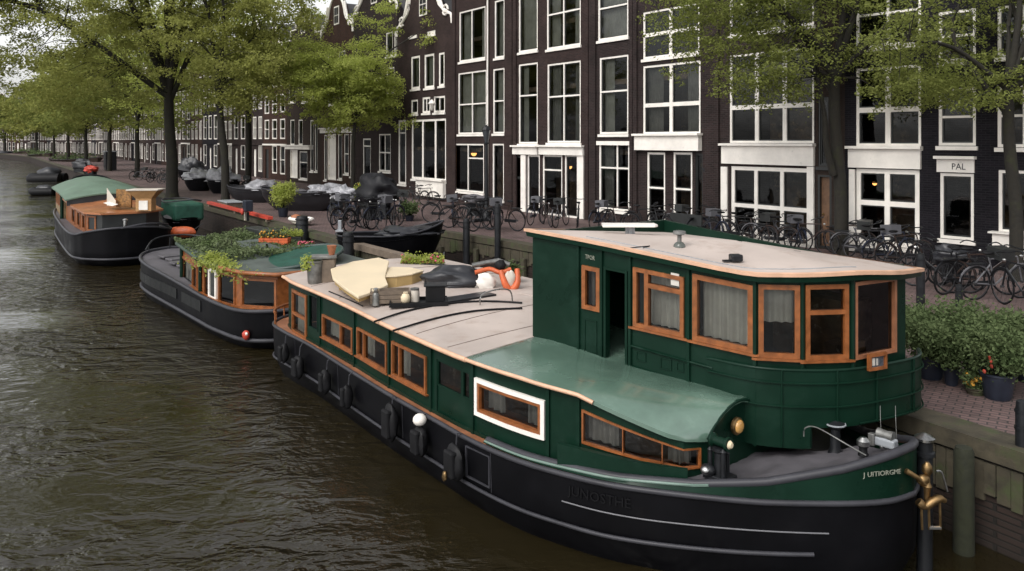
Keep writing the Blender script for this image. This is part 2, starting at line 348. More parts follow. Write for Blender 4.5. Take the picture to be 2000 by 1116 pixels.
# ------------------------------------------------------------------ ground, water, quay
ST = 1.3
QUAY = [(9.8, -2), (8.6, 3), (5.95, 9.15), (5.22, 10.43), (.25, 19.6), (-8.4, 31.9), (-17, 43.9), (-31, 64.1), (-75.4, 129.8), (-109, 180), (-144, 223), (-205, 262), (-300, 300)]
FAC = [(31, -2), (17.2, 17.6), (14.0, 21.9), (10.08, 26.6), (4.45, 34.66), (-3.9, 46.5), (-20.4, 71.3), (-64.8, 137), (-99.4, 188.5), (-137, 233), (-195, 272), (-290, 312)]
B1, B2, B3, B4 = (-5.6, 27.9), (-3.6, 32.6), (-.1, 28.3), (3.2, 23.6)
BQ = (1.9, 16.55)
q = QUAY
land = [q[0], q[1], q[2], q[3], BQ, B4, B3, B2, B1] + q[5:] + [(-400, 340), (-400, 900), (900, 900), (900, -200), (20, -200)]
mb = MB(); mb.v = [(x, y, ST) for x, y in land]; mb.f = [tuple(range(len(land)))]
tag(mb.build('pavement', PAVE, recalc=False), kind='structure')
WAT = bpy.data.materials.new('canal_water'); WAT.use_nodes = True; t = WAT.node_tree; b = t.nodes['Principled BSDF']; nn = t.nodes.new; lk = t.links.new
b.inputs['Base Color'].default_value = (.015, .0115, .0048, 1); b.inputs['Roughness'].default_value = .02; b.inputs['IOR'].default_value = 1.6
tc = nn('ShaderNodeTexCoord'); mp = nn('ShaderNodeMapping'); mp.inputs['Scale'].default_value = (1.0, 1.5, 1); mp.inputs['Rotation'].default_value = (0, 0, R(-12))
n1 = nn('ShaderNodeTexNoise'); n1.inputs['Scale'].default_value = 1.6; n1.inputs['Detail'].default_value = 3; n1.inputs['Distortion'].default_value = .6
n2 = nn('ShaderNodeTexNoise'); n2.inputs['Scale'].default_value = 6.5; n2.inputs['Detail'].default_value = 3; n2.inputs['Distortion'].default_value = .4
n0 = nn('ShaderNodeTexNoise'); n0.inputs['Scale'].default_value = .13; n0.inputs['Detail'].default_value = 3
m0 = nn('ShaderNodeMapRange'); m0.inputs[1].default_value = .4; m0.inputs[2].default_value = .62; m0.inputs[3].default_value = .22; m0.inputs[4].default_value = 1.8
ad = nn('ShaderNodeMath'); ad.operation = 'MULTIPLY_ADD'; ad.inputs[1].default_value = .22
lk(tc.outputs['Object'], mp.inputs[0])
for n in (n0, n1, n2): lk(mp.outputs[0], n.inputs['Vector'])
lk(n2.outputs['Fac'], ad.inputs[0]); lk(n1.outputs['Fac'], ad.inputs[2]); lk(n0.outputs['Fac'], m0.inputs[0])
bp = nn('ShaderNodeBump'); bp.inputs['Distance'].default_value = .10; lk(ad.outputs[0], bp.inputs['Height']); lk(m0.outputs[0], bp.inputs['Strength']); lk(bp.outputs[0], b.inputs['Normal'])
mb = MB(); mb.v = [(-500, -40, 0), (60, -40, 0), (60, 700, 0), (-500, 700, 0)]; mb.f = [(0, 1, 2, 3)]
tag(mb.build('canal_water', WAT, recalc=False), kind='structure')
def wallstrip(name, label, pts, cat='wall'):
    rt = thing(name, label, cat)
    fr = Frame(0, 0, 0)
    S = Surf(pts, -1.5, 1.08, fr)
    gridwall(MB(), S, [(0, S.L, 0, 1)], [], 0, -.4, step=99).build('brick_face', QBRICK, rt)
    S2 = Surf(pts, 1.08, 1.306, fr); gridwall(MB(), S2, [(0, S2.L, 0, 1)], [], .07, -.42, step=99).build('coping', MOSS, rt)
    S3 = Surf(pts, .62, 1.0, fr); mb = MB(); x = .3
    while x < min(S3.L, 60):
        wd = .12 + .08 * rnd.random(); gridwall(mb, S3, [(x, min(x + wd, S3.L), rnd.random() * .5 - .3, 1.1)], [], .03 + .03 * rnd.random(), .002, step=99); x += wd + .008
    mb.build('timber_planks', MOSS, rt)
    mb = MB(); x = 1.2
    while x < min(S.L - .3, 90):
        p_ = S.pt(x, 0, .14); MB().tube([(p_[0], p_[1], -1), (p_[0], p_[1], .62 + .4 * rnd.random())], .11, 9).build('timber_pile', MOSS, rt, smooth=40); x += 2.3 + rnd.random()
    return rt
# paths run left to right as seen from the water
wallstrip('quay_wall', 'mossy brick quay wall with timber edge beside the green barge bow', [BQ, q[3], q[2], q[1], q[0]])
wallstrip('quay_wall', 'long canal quay wall with stone edge running back under the elms', list(reversed(q[5:])) + [B1])
wallstrip('quay_wall', 'inner quay wall with greenish timber behind the small mooring basin', [B1, B2, B3, B4, BQ])
rt = thing('timber_jetty', 'low timber jetty beam crossing the mouth of the small basin', 'jetty')
fr0 = Frame(0, 0, 0); S = Surf([B1, q[4], BQ], 1.1, 1.31, fr0)
gridwall(MB(), S, [(0, S.L, 0, 1)], [], .02, -.32, step=99).build('beam', PLANK, rt)
S2 = Surf([B1, q[4], BQ], -1, 1.1, fr0); mb = MB(); x = .05
while x < S2.L - .3:
    gridwall(mb, S2, [(x, x + .26, 0, 1)], [], -.05, -.1 - .02 * rnd.random(), step=99); x += .28
mb.build('planking', MOSS, rt)
mb = MB(); x = .5
while x < S2.L:
    p_ = S2.pt(x, 0, .05); MB().tube([(p_[0], p_[1], -1), (p_[0], p_[1], 1.09)], .09, 8).build('post', MOSS, rt, smooth=40); x += 1.7

# ------------------------------------------------------------------ houses
def facpt(px):            # facade line at pixel column
    for a, b in zip(FAC, FAC[1:]):
        xa, xb = 1000 + F * a[0] / a[1] if a[1] > .5 else 9e9, 1000 + F * b[0] / b[1]
        if xb <= px <= xa or (a is FAC[0] and px > xb):
            k = (px - 1000) / F; dx, dy = b[0] - a[0], b[1] - a[1]; tt = (k * a[1] - a[0]) / (dx - k * dy); return (a[0] + dx * tt, a[1] + dy * tt)
def house_shell(root, W, H, D, brick, S, holes, roof='flat', gable=None, rh=2.6):
    gridwall(MB(), S, [(0, W, 0, 1)], holes, 0, -.3, step=99).build('wall', brick, root)
    mb = MB(); mb.box(0.002, .25, .3, D, 0, H).box(W - .25, W - .002, .3, D, 0, H).box(.25, W - .25, D - .25, D, 0, H)
    mb.build('side_wall', brick, root)
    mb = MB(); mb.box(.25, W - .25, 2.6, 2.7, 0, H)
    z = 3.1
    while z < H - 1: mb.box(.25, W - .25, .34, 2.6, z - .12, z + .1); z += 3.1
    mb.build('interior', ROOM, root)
    if gable is None and roof == 'flat':
        MB().box(0.0, W, .02, D, H + .002, H + .2).build('roof', TILE, root)
    else:
        mb = MB(); mb.prism([(.05, H), (W - .05, H), (W / 2, H + rh)], .5, D, 'y'); mb.build('roof', TILE, root)
FLOORS = {}
def near_house(x0, x1, H, brick, label, wins, bands=(), cornice=True, gable=None, D=9, pil=(), rh=2.6, piers=()):
    a, b = facpt(x0), facpt(x1); ang = math.atan2(b[1] - a[1], b[0] - a[0]); W = math.hypot(b[0] - a[0], b[1] - a[1])
    rt = thing('canal_house', label, 'house', (a[0], a[1], ST), ang, 'houses along the quay'); fr = Frame(a[0], a[1], ang)
    S = Surf([(0, 0), (W, 0)], 0, H, fr, ST); holes = []; rr = []
    for wd in wins:
        r = S.rect(*wd['r']); r = (max(r[0], .06), min(r[1], W - .06), max(r[2], .0), min(r[3], .985))
        rr.append((r, wd)); holes.append(r)
    house_shell(rt, W, H, D, BRICKS[brick], S, holes, gable=gable, rh=rh)
    for r, wd in rr:
        k = wd.get('k', 'w')
        if k == 'door':
            do = gridwall(MB(), S, [inset(S, r, .07)], [], -.12, -.18).build('door', wd.get('m', DARKW), rt)
            gridwall(MB(), S, [r], [inset(S, r, .07)], .0, -.2).build('door_frame', wd.get('fm', WHITE), rt)
            i = inset(S, r, .07); hv = S.h(0)
            gridwall(MB(), S, [(i[0] + .12, i[1] - .12, i[2] + .25 / hv, i[2] + 1.0 / hv)], [], -.1, -.12).build('door_panel', wd.get('m', DARKW), do)
            tc_ = i[0] + .08; p_ = S.pt(tc_, i[2] + 1.05 / hv, -.08); MB().blob(p_, .03, .03, .03, 0, n=8, m=5).build('door_handle', mat('brass', (.5, .36, .12), .3, 1), do)
        else:
            window(rt, S, r, wd.get('fm', WHITE), wd.get('fw', .085), wd.get('c', ()), wd.get('q', ()), wd.get('mw', .07), o0=wd.get('o0', -.02), o1=-.16, curtain=wd.get('cu', 0), cmat=wd.get('cm'), sill=wd.get('sill', .13), sash=DARKW if wd.get('sash', 1) else None, coff=-.3)
    for bd in bands:
        r = S.rect(*bd[0]); p_ = bd[1] if len(bd) > 1 else .1; bo = gridwall(MB(), S, [(max(r[0], 0), min(r[1], W), r[2], r[3])], [], p_, .003).build('lintel_board', WHITE, rt)
        if r[3] - r[2] > .25 / H:
            gridwall(MB(), S, [(max(r[0] - .05, 0), min(r[1] + .05, W), r[3] + .001, r[3] + .1 / H)], [], p_ + .12, .003).build('ledge', WHITE, bo)
    for pa, pb in piers:
        t0, t1 = max(S.at_x(pa), .01), min(S.at_x(pb), W - .01); gridwall(MB(), S, [(t0, t1, .001, .96)], [], .09, .003, step=99).build('brick_pier', BRICKS[brick], rt)
    for pl in pil:
        r = S.rect(*pl); gridwall(MB(), S, [(max(r[0], .01), min(r[1], W - .01), max(r[2], .001), r[3])], [], .07, .004).build('pilaster', WHITE, rt)
    if cornice: 
        mb = MB(); gridwall(mb, S, [(0, W, 1 - .5 / H, 1 - .02 / H)], [], .12, .004); mb.build('cornice', WHITE, rt)
        gridwall(MB(), S, [(0, W, 1 - .14 / H, 1.0)], [], .3, .125).build('cornice_ledge', WHITE, rt)
    if gable: neck(rt, W, H, gable, BRICKS[brick])
    return rt, S, fr, W
def neck(rt, W, H, kind, bm_):
    c = W / 2; n = W * .24
    if kind == 'neck':
        prof = [(0, H), (W, H), (W - .1, H + .5), (W - .5, H + .7), (c + n + .35, H + 1.3), (c + n, H + 2.2), (c + n, H + 3.4), (c, H + 4.2), (c - n, H + 3.4), (c - n, H + 2.2), (c - n - .35, H + 1.3), (.5, H + .7), (.1, H + .5)]
    elif kind == 'bell':
        prof = [(0, H), (W, H), (W - .2, H + .6), (W * .8, H + 1.2), (W * .72, H + 2.2), (W * .62, H + 2.9), (c, H + 3.3), (W * .38, H + 2.9), (W * .28, H + 2.2), (W * .2, H + 1.2), (.2, H + .6)]
    else:
        prof = [(0, H), (W, H), (W, H + .6), (W * .85, H + .6), (W * .85, H + 1.4), (W * .7, H + 1.4), (W * .7, H + 2.3), (W * .58, H + 2.3), (W * .58, H + 3), (W * .42, H + 3), (W * .42, H + 2.3), (W * .3, H + 2.3), (W * .3, H + 1.4), (W * .15, H + 1.4), (W * .15, H + .6), (0, H + .6)]
    prof = [(x, z - .004) for x, z in prof]
    g = MB().prism(prof, .0, .3, 'y').build('gable', bm_, rt)
    cp = cr([(x, -.03, z) for x, z in prof[1:]] + [(0, -.03, H)], 3) if kind != 'step' else [(x, -.03, z) for x, z in prof[1:]] + [(0, -.03, H)]
    MB().tube(cp, .09, 6).build('gable_trim', WHITE, g, smooth=50)
    if kind != 'step':
        for s_ in (-1, 1):
            sc = MB()
            pts = [(c + s_ * (n + .15 + 1.05 * (1 - k / 10)) , -.06, H + .75 + 1.7 * (k / 10) ** 1.8) for k in range(11)]
            sc.tube(pts, .10, 6)
            sc.tube([(c + s_ * (n + 1.15) + .3 * math.cos(a_ / 8 * 5.5), -.06, H + .85 + .3 * math.sin(a_ / 8 * 5.5)) for a_ in range(9)], .07, 6)
            sc.build('scroll_stone', WHITE, g, smooth=50)
    xs = Surf([(c - .5, 0), (c + .5, 0)], H + .9, H + 2.3, None)
    window(rt, xs, (0, 1, 0, 1), WHITE, .1, (.5,), (.5,), o0=.03, o1=.002, sash=DARKW)
def W_(xa, xb, ya, yb, ya2=None, yb2=None, **k): return dict(r=(xa, xb, ya, yb, ya2, yb2), **k)
HS = []
HS.append(near_house(1803, 2160, 14, 1, 'black brick house with white framed single windows at the right end of the quay', [
    W_(1833, 1906, 172, 285, q=(.28 + .22,), cu=0), W_(1948, 2004, 165, 288, q=(.5,)), W_(2060, 2130, 165, 290, q=(.5,)),
    W_(1836, 1902, 338, 466, 340, 470, sash=1), W_(1950, 2010, 333, 456, q=(), cu=0), W_(2060, 2130, 333, 480),
    W_(1833, 1906, 20, 120, q=(.5,)), W_(1948, 2004, 10, 110, q=(.5,))], bands=[((1831, 1904, 312, 337), .06)]))
HS.append(near_house(1650, 1803, 13.6, 1, 'dark brick shop house with a tall white two bay front beside the black house', [
    W_(1672, 1800, 130, 286, c=(.5,), q=(.46,), mw=.16), W_(1672, 1796, 331, 478, 331, 484, c=(.5,), q=(.55,), mw=.16, fw=.14, cu=0), W_(1672, 1800, -40, 90, c=(.5,), q=(.5,))],
    bands=[((1659, 1800, 292, 329), .1)], pil=[(1660, 1671, 331, 490)]))
HS.append(near_house(1594, 1650, 13, 4, 'narrow grey brown house with a tall wooden door behind the big elm trunk', [
    W_(1596, 1624, 342, 485, k='door', m=mat('oak_door', (.16, .085, .045), .6, nz=(6, .3)), fm=DARKW), W_(1598, 1618, 190, 325, fm=DARKW, fw=.06), W_(1630, 1645, 345, 440, fm=DARKW, fw=.05)], cornice=True))
HS.append(near_house(1408, 1594, 13.4, 0, 'brown brick shop house with a white band over three tall shop windows', [
    W_(1425, 1590, 100, 280, c=(.34, .67), q=(.4,), mw=.16, cu=0), W_(1428, 1582, 326, 462, 328, 474, c=(.33, .66), q=(.44,), mw=.14, fw=.14, cu=0), W_(1425, 1590, -60, 60, c=(.34, .67), q=(.5,))],
    bands=[((1412, 1592, 286, 322), .1)], pil=[(1410, 1422, 326, 490), (1578, 1591, 326, 490)]))
HS.append(near_house(1238, 1408, 13.8, 0, 'plum brick house with a projecting white band and two narrow shop openings', [
    W_(1256, 1368, 124, 262, c=(.5,), q=(.42,), mw=.16, cu=2, cm=CURTD), W_(1256, 1366, 15, 110, c=(.5,), q=(.5,), mw=.15), W_(1256, 1366, -130, -20, c=(.5,)),
    W_(1264, 1299, 298, 437, q=(.5,), cu=0), W_(1315, 1352, 298, 442, q=(.5,)), W_(1358, 1372, 300, 440, fm=DARKW, fw=.04)],
    bands=[((1246, 1371, 266, 294), .22)], piers=[(1379, 1406), (1239, 1246)]))
HS.append(near_house(1152, 1238, 13.2, 0, 'umber brick house one window wide with tall white sashes', [
    W_(1171, 1227, 110, 262, q=(.55,), cu=3), W_(1168, 1227, -50, 76, cu=1, q=(.5,)), W_(1170, 1229, 278, 410, 278, 412, c=(.6,), q=(.62,), cu=3, cm=CURTD), W_(1168, 1227, -200, -90)],
    bands=[((1167, 1232, 276, 284), .08)], piers=[(1153, 1165), (1232, 1238)]))
HS.append(near_house(1003, 1152, 13.8, 2, 'dark umber brick house with white entrance posts and paired tall windows', [
    W_(1013, 1050, 124, 281, q=(.6,), cu=2), W_(1069, 1134, 122, 279, c=(.5,), q=(.58,), cu=2, cm=CURTD), W_(1013, 1050, -60, 103, -60, 98, cu=1), W_(1068, 1134, -60, 95, -60, 90, c=(.5,), q=(.45,), cu=2),
    W_(1003, 1020, 305, 428, fm=DARKW, fw=.05, q=(.6,)), W_(1030, 1054, 303, 432, cu=0), W_(1060, 1098, 303, 440, q=(.75,), cu=0), W_(1103, 1131, 303, 442)],
    bands=[((1004, 1052, 288, 302), .12), ((1056, 1142, 288, 303), .14)], pil=[(1019, 1028, 303, 440), (1129, 1141, 303, 447)], piers=[(1004, 1010), (1144, 1151)]))
HS.append(near_house(884, 1003, 14.2, 2, 'deep brown brick house with a white drainpipe and four pane windows', [
    W_(895, 950, 140, 262, c=(.5,), q=(.48,), cu=1), W_(897, 948, 18, 118, c=(.48,), cu=2), W_(963, 985, 134, 261, q=(.5,), cu=1), W_(966, 985, 0, 113, cu=1),
    W_(886, 945, 281, 375, c=(.48,), q=((.7, .48, 1),), cu=0), W_(962, 984, 281, 391, q=(), cu=0), W_(897, 948, -130, -20, c=(.5,))], piers=[(988, 1002), (885, 891)]))
HS.append(near_house(776, 884, 10.4, 2, 'brown house with a white trimmed neck gable and big white shop window', [
    W_(803, 820, 110, 174, cu=2, fw=.13), W_(829, 848, 106, 172, fw=.13, cu=1), W_(857, 868, 103, 168, fw=.12), W_(803, 816, 195, 223, fw=.12), W_(825, 840, 190, 221, fw=.12, c=(.5,)), W_(847, 869, 188, 220, fw=.12, c=(.5,)),
    W_(834, 850, 32, 68, fw=.12), W_(800, 814, 36, 72, fw=.12), W_(778, 793, 235, 360, c=(), q=(.8,), fw=.14), W_(804, 871, 235, 352, 231, 352, c=(.33, .7), q=(), mw=.16, fw=.13)],
    bands=[((818, 871, 353, 384), .22)], gable='neck', cornice=False, rh=3))
HS.append(near_house(690, 776, 12.2, 0, 'brown brick house with triple attic windows behind the small lime tree', [
    W_(754, 767, 63, 110), W_(770, 775, 61, 108), W_(735, 748, 150, 190), W_(755, 770, 132, 181), W_(740, 763, 262, 335, c=(.5,), q=(.5,)), W_(709, 724, 271, 345, q=(.8,)), W_(700, 712, 155, 200)], gable='neck', cornice=False, rh=3))
HS.append(near_house(628, 690, 11.6, 3, 'reddish brick house with a tall white double door behind the sloops', [
    W_(633, 638, 264, 352), W_(640, 656, 262, 352, k='door', m=WHITE), W_(660, 668, 262, 350), W_(684, 689, 262, 345), W_(672, 681, 262, 340, q=(.5,)), W_(640, 652, 160, 205), W_(662, 674, 160, 203), W_(640, 652, 100, 140), W_(662, 674, 100, 138)], bands=[((628, 690, 252, 260), .15)], gable='bell', cornice=False))
HS.append(near_house(560, 628, 11.8, 4, 'brown brick house with a white porch canopy left of the white double door', [
    W_(567, 581, 293, 348, k='door', m=WHITE), W_(585, 600, 296, 350, q=(.6,)), W_(606, 612, 235, 335), W_(615, 620, 235, 335), W_(567, 575, 234, 283), W_(583, 591, 234, 283), W_(560 + 4, 577, 160, 200), W_(590, 602, 160, 200), W_(610, 620, 160, 200)], bands=[((564, 612, 286, 292), .35)], gable='step', cornice=False))
# downpipe on the deep brown house
rt, S, fr, W = HS[7]; t_ = S.at_x(955); p_ = S.pt(t_, 0, .09)
MB().tube([(p_[0], p_[1], .05), (p_[0], p_[1], 14.0)], .05, 8).build('drainpipe', WHITE, rt, smooth=50)
# box ledge and number panel on the black brick house, lettering on its lintel
rt, S, fr, W = HS[0]
r = S.rect(1944, 2010, 458, 498); gridwall(MB(), S, [r], [], .22, .003).build('window_box', WHITE, rt)
gridwall(MB(), S, [(r[0] - .08, r[1] + .08, r[3] + .001, r[3] + .06 / 14)], [], .32, .003).build('ledge', WHITE, rt)
gridwall(MB(), S, [(r[0] - .08, r[1] + .08, r[2] - .07 / 14, r[2] - .001)], [], .28, .003).build('ledge', WHITE, rt)
LET = mat('dark_lettering', (.04, .04, .045), .6)
t_ = S.at_x(1860); v_ = S.v_at(t_, 331)
text_mesh('lettering', 'PAL', .26, LET, rt, lambda x, y, z: Vector((t_ + x * .9, -.066 - z, v_ * 14 + y)))
# far houses, one after another along the curve
cum = [0]
path = [facpt(560)] + FAC[7:]
for a, b in zip(path, path[1:]): cum.append(cum[-1] + math.hypot(b[0] - a[0], b[1] - a[1]))
def along(d): return (float(np.interp(d, cum, [p_[0] for p_ in path])), float(np.interp(d, cum, [p_[1] for p_ in path])))
adj = ['narrow', 'broad', 'tall', 'low', 'plain', 'slender', 'old', 'sober', 'deep', 'square']
tops = ['stepped gable', 'bell gable', 'flat white cornice', 'neck gable', 'flat white cornice', 'bell gable']
ordn = ['first', 'second', 'third', 'fourth', 'fifth', 'sixth', 'seventh', 'eighth', 'ninth', 'tenth', 'eleventh', 'twelfth', 'thirteenth', 'fourteenth', 'fifteenth', 'sixteenth', 'seventeenth', 'eighteenth', 'nineteenth', 'twentieth', 'twenty first', 'twenty second', 'twenty third', 'twenty fourth', 'twenty fifth', 'twenty sixth', 'twenty seventh', 'twenty eighth', 'twenty ninth', 'thirtieth', 'thirty first', 'thirty second', 'thirty third', 'thirty fourth', 'thirty fifth', 'thirty sixth', 'thirty seventh', 'thirty eighth', 'thirty ninth', 'fortieth']
d = 0; k = 0
while d < cum[-2] + 20:
    W = 4.8 + rnd.random() * 3.4; b, a = along(d), along(d + W); d += W
    if b == a: break
    px = 1000 + F * a[0] / a[1]
    ang = math.atan2(b[1] - a[1], b[0] - a[0]); W = math.hypot(b[0] - a[0], b[1] - a[1]); H = 10.6 + rnd.random() * 4.4
    kind = ['step', 'bell', None, 'neck', None, 'bell'][k % 6]; bk = [3, 0, 2, 4, 1, 3, 4, 2][k % 8]
    if kind is None: H += 1.8
    bn = ['umber brick', 'black brick', 'plum brick', 'red brick', 'brown brick'][bk]
    rt = thing('canal_house', '%s far house left of the white porch canopy, %s, %s' % (ordn[min(k, 39)], bn, tops[k % 6]), 'house', (a[0], a[1], ST), ang, 'houses along the quay')
    fr = Frame(a[0], a[1], ang); S = Surf([(0, 0), (W, 0)], 0, H, fr, ST); holes = []; ws = []
    nc = 3 if W > 6 else 2 + (k % 2); cw = W / nc
    for fl in range(4):
        hs = (H - 3.9) / 3; z0 = [.55, 3.75, 3.75 + hs, 3.75 + 2 * hs][fl]; z1 = z0 + [2.6, hs * .76, hs * .7, hs * .55][fl]
        if z1 > H - .5: continue
        for c in range(nc):
            wv = cw * .3; xm = cw * (c + .5)
            if fl == 0 and c == k % nc: r = (xm - .5, xm + .5, .01 / H, 2.75 / H); ws.append((r, 'd'))
            else: r = (xm - wv, xm + wv, z0 / H, z1 / H); ws.append((r, 'w'))
            holes.append(r)
    house_shell(rt, W, H, 9, BRICKS[bk], S, holes, gable=kind, rh=2.8)
    for r, c in ws:
        if c == 'd': gridwall(MB(), S, [r], [], -.1, -.15).build('door', WHITE if k % 3 else DARKW, rt)
        else: window(rt, S, r, WHITE, .11, (.5,) if k % 2 else (), (.5,), .07, o0=.0, o1=-.16, curtain=(1 if (k + int(r[0])) % 3 == 0 and k < 12 else 0), wave=.08, coff=-.3)
    if kind is None: gridwall(MB(), S, [(0, W, 1 - .5 / H, 1 - .02 / H)], [], .25, .004).build('cornice', WHITE, rt)
    else: neck(rt, W, H, kind, BRICKS[bk])
    gridwall(MB(), S, [(0, W, 3.15 / H, 3.3 / H)], [], .1, .004).build('lintel_board', WHITE if k % 3 == 0 else BRICKS[bk], rt)
    k += 1

# ------------------------------------------------------------------ foliage
def leaf_obj(name, C, s, mt, parent, seed=1, up=.5, asp=.55):
    g = np.random.default_rng(seed); n = len(C); nr = g.normal(size=(n, 3)); nr[:, 2] = np.abs(nr[:, 2]) + up; nr /= np.linalg.norm(nr, axis=1)[:, None]
    a = np.cross(nr, g.normal(size=(n, 3))); a /= np.linalg.norm(a, axis=1)[:, None]; b_ = np.cross(nr, a)
    sz = (s * (.6 + .8 * g.random(n)))[:, None]
    V = np.stack([C - a * sz, C - b_ * sz * asp, C + a * sz, C + b_ * sz * asp], 1).reshape(-1, 3)
    me = bpy.data.meshes.new(name); me.vertices.add(4 * n); me.vertices.foreach_set('co', V.ravel().astype('f'))
    me.loops.add(4 * n); me.loops.foreach_set('vertex_index', np.arange(4 * n, dtype='i')); me.polygons.add(n)
    me.polygons.foreach_set('loop_start', np.arange(0, 4 * n, 4, dtype='i')); me.update(); me.validate(); me.materials.append(mt)
    o = bpy.data.objects.new(name, me); COL.objects.link(o); o.parent = parent; return o
def tree(name, label, base, r0, fork, ells, ncl, npl, ls, mt, seed, limbs=7, lean=(0, 0), sub=True, cr_r=.8, twin=False, flat=.28):
    g = np.random.default_rng(seed); rt = thing(name, label, 'tree', (base[0], base[1], ST), 0)
    vol = np.array([e[3] * e[4] * e[5] for e in ells]); pick = g.choice(len(ells), ncl, p=vol / vol.sum())
    E = np.array(ells)[pick]; dirs = g.normal(size=(ncl, 3)); dirs /= np.linalg.norm(dirs, axis=1)[:, None]
    rad = g.random(ncl) ** (1 / 2.2); CL = E[:, :3] + dirs * rad[:, None] * E[:, 3:]
    CL[:, :2] -= np.array(base); CL[:, 2] -= ST
    # gaps: drop clusters by a coarse noise
    keep = np.array([mn.noise(Vector(c) * .36 + Vector((seed * 3.1, 0, 0))) > -.12 for c in CL]); CL = CL[keep]
    mb = MB(); fx = np.array([lean[0], lean[1], fork])
    tp = [(0, 0, -.1), (lean[0] * .2 + .05, lean[1] * .2, fork * .35), (lean[0] * .6 - .04, lean[1] * .6, fork * .7), tuple(fx)]
    mb.tube(cr(tp, 4), [r0 * 1.35] + [r0 * (1.05 - .3 * i / 12) for i in range(12)], 10)
    if twin:
        mb.tube(cr([(-.25, -.1, fork * .45), (-.5, -.15, fork * .62), (-.55, -.1, fork * .8), (-.9, 0, fork * 1.1), (-1.6, .2, fork * 1.5)], 4), [r0 * (.6 - .45 * i / 16) for i in range(17)], 8)
    allp = []
    top = CL[:, 2].max()
    for k in range(limbs):
        an = 2 * math.pi * (k + .3 * g.random()) / limbs; far = CL[g.integers(len(CL))]
        cand = CL[(np.abs((np.arctan2(CL[:, 1] - fx[1], CL[:, 0] - fx[0]) - an + math.pi) % (2 * math.pi) - math.pi) < .5)]
        if len(cand) == 0: continue
        T_ = cand[g.integers(len(cand))] if g.random() < .6 else cand[np.argmax(np.linalg.norm(cand - fx, axis=1))]
        st = fx * np.array([1, 1, .82 + .3 * g.random()]) if k % 2 else fx
        mid = st + (T_ - st) * .4 + np.array([0, 0, .16 * np.linalg.norm(T_ - st)]) + g.normal(size=3) * .3
        m2 = st + (T_ - st) * .72 + np.array([0, 0, .1 * np.linalg.norm(T_ - st)]) + g.normal(size=3) * .35
        ln = cr([tuple(st), tuple(mid), tuple(m2), tuple(T_)], 5); rr = r0 * (.45 + .15 * g.random())
        mb.tube(ln, [rr * (1 - .9 * i / 15) for i in range(16)], 7); allp += ln[2:]
    ln = cr([tuple(fx), tuple(fx + np.array([.3, 0, (top - fork) * .5])), (fx[0] - .2, fx[1], top - .3)], 7); mb.tube(ln, [r0 * .7 * (1 - .93 * i / 14) for i in range(15)], 8); allp += ln
    AP = np.array(allp)
    for c in CL:
        if g.random() < .5 or not sub:
            dd = np.linalg.norm(AP - c, axis=1) + np.maximum(0, AP[:, 2] - c[2]) * .6; a_ = AP[np.argmin(dd)]
            if np.linalg.norm(a_ - c) > 6: continue
            m_ = (a_ + c) / 2 + np.array([0, 0, .1 * np.linalg.norm(a_ - c)]) + g.normal(size=3) * .12
            mb.tube([tuple(a_), tuple(m_), tuple(c)], [r0 * .11, r0 * .07, r0 * .02], 4, caps=False)
    mb.build('trunk', BARK, rt, smooth=60, recalc=False)
    n = len(CL); rr = cr_r * (.6 + .8 * g.random(n)); m_ = (npl * rr ** 2 / cr_r ** 2).astype(int) + 4
    idx = np.repeat(np.arange(n), m_); K = len(idx); a_ = g.random(K) * 2 * math.pi; q_ = np.sqrt(g.random(K)) * rr[idx]
    lump = .6 + .4 * np.cos(a_ * 3 + idx)      # lobed sprays
    tl = g.normal(size=(n, 2)) * .25
    dx, dy = q_ * np.cos(a_) * (.7 + .3 * lump), q_ * np.sin(a_) * (.7 + .3 * lump)
    dz = g.normal(size=K) * flat * rr[idx] * .5 + tl[idx, 0] * dx + tl[idx, 1] * dy - .12 * q_ ** 2 / rr[idx]
    leaf_obj('crown', CL[idx] + np.stack([dx, dy, dz], 1), ls, mt, rt, seed)
    return rt
tree('elm_tree', 'tall canal elm with the thickest trunk at the quay edge behind the far brown houseboat', (-21.6, 50.4), .36, 6.6,
     [(-25, 49, 12.2, 10, 7, 5.6), (-30, 47, 9.4, 7, 5, 3.6), (-17, 50, 11.5, 6, 5, 4.6), (-23, 49, 18.5, 10.5, 7, 7), (-34, 46, 12, 5, 5, 4), (-31, 48, 16, 6, 5, 5)], 1060, 165, .085, LEAFA, 3, 9, (-.2, 0), cr_r=1.05)
tree('elm_tree', 'slim leaning elm right of the thickest trunk, beside the covered sloops', (-16.9, 46.8), .24, 6.8,
     [(-16.5, 47, 12, 5, 5, 5.5), (-15.5, 47, 9, 3.5, 3, 3), (-18.5, 48, 8.2, 2.5, 2.5, 1.8)], 250, 140, .085, LEAFA, 5, 6, (-.4, 0), cr_r=.95)
tree('elm_tree', 'bright crowned elm before the houses, left of the small lime tree', (-20.3, 61.0), .24, 8.5,
     [(-21, 61, 14, 6.5, 6, 6), (-18.5, 60, 9.5, 4, 4, 3), (-27, 62, 11, 5, 4, 4.5)], 320, 135, .10, LEAFC, 6, 6, (.1, 0), cr_r=1.2)
tree('elm_tree', 'large elm with a forked trunk in front of the narrow door house', (10.3, 24.9), .2, 5.6,
     [(7.6, 24.3, 8.4, 3.4, 2.6, 2.6), (10.8, 25.4, 9.6, 3.6, 2.4, 3.0), (5.6, 24.6, 9.8, 2.4, 2, 1.9), (12.3, 23.5, 7.3, 2.2, 2, 1.5), (7.2, 24, 6.7, 1.8, 1.6, 1.2), (12.0, 25.0, 6.4, 1.6, 1.2, .8)], 430, 130, .048, LEAFB, 11, 9, (-.15, .1), cr_r=.62, twin=True)
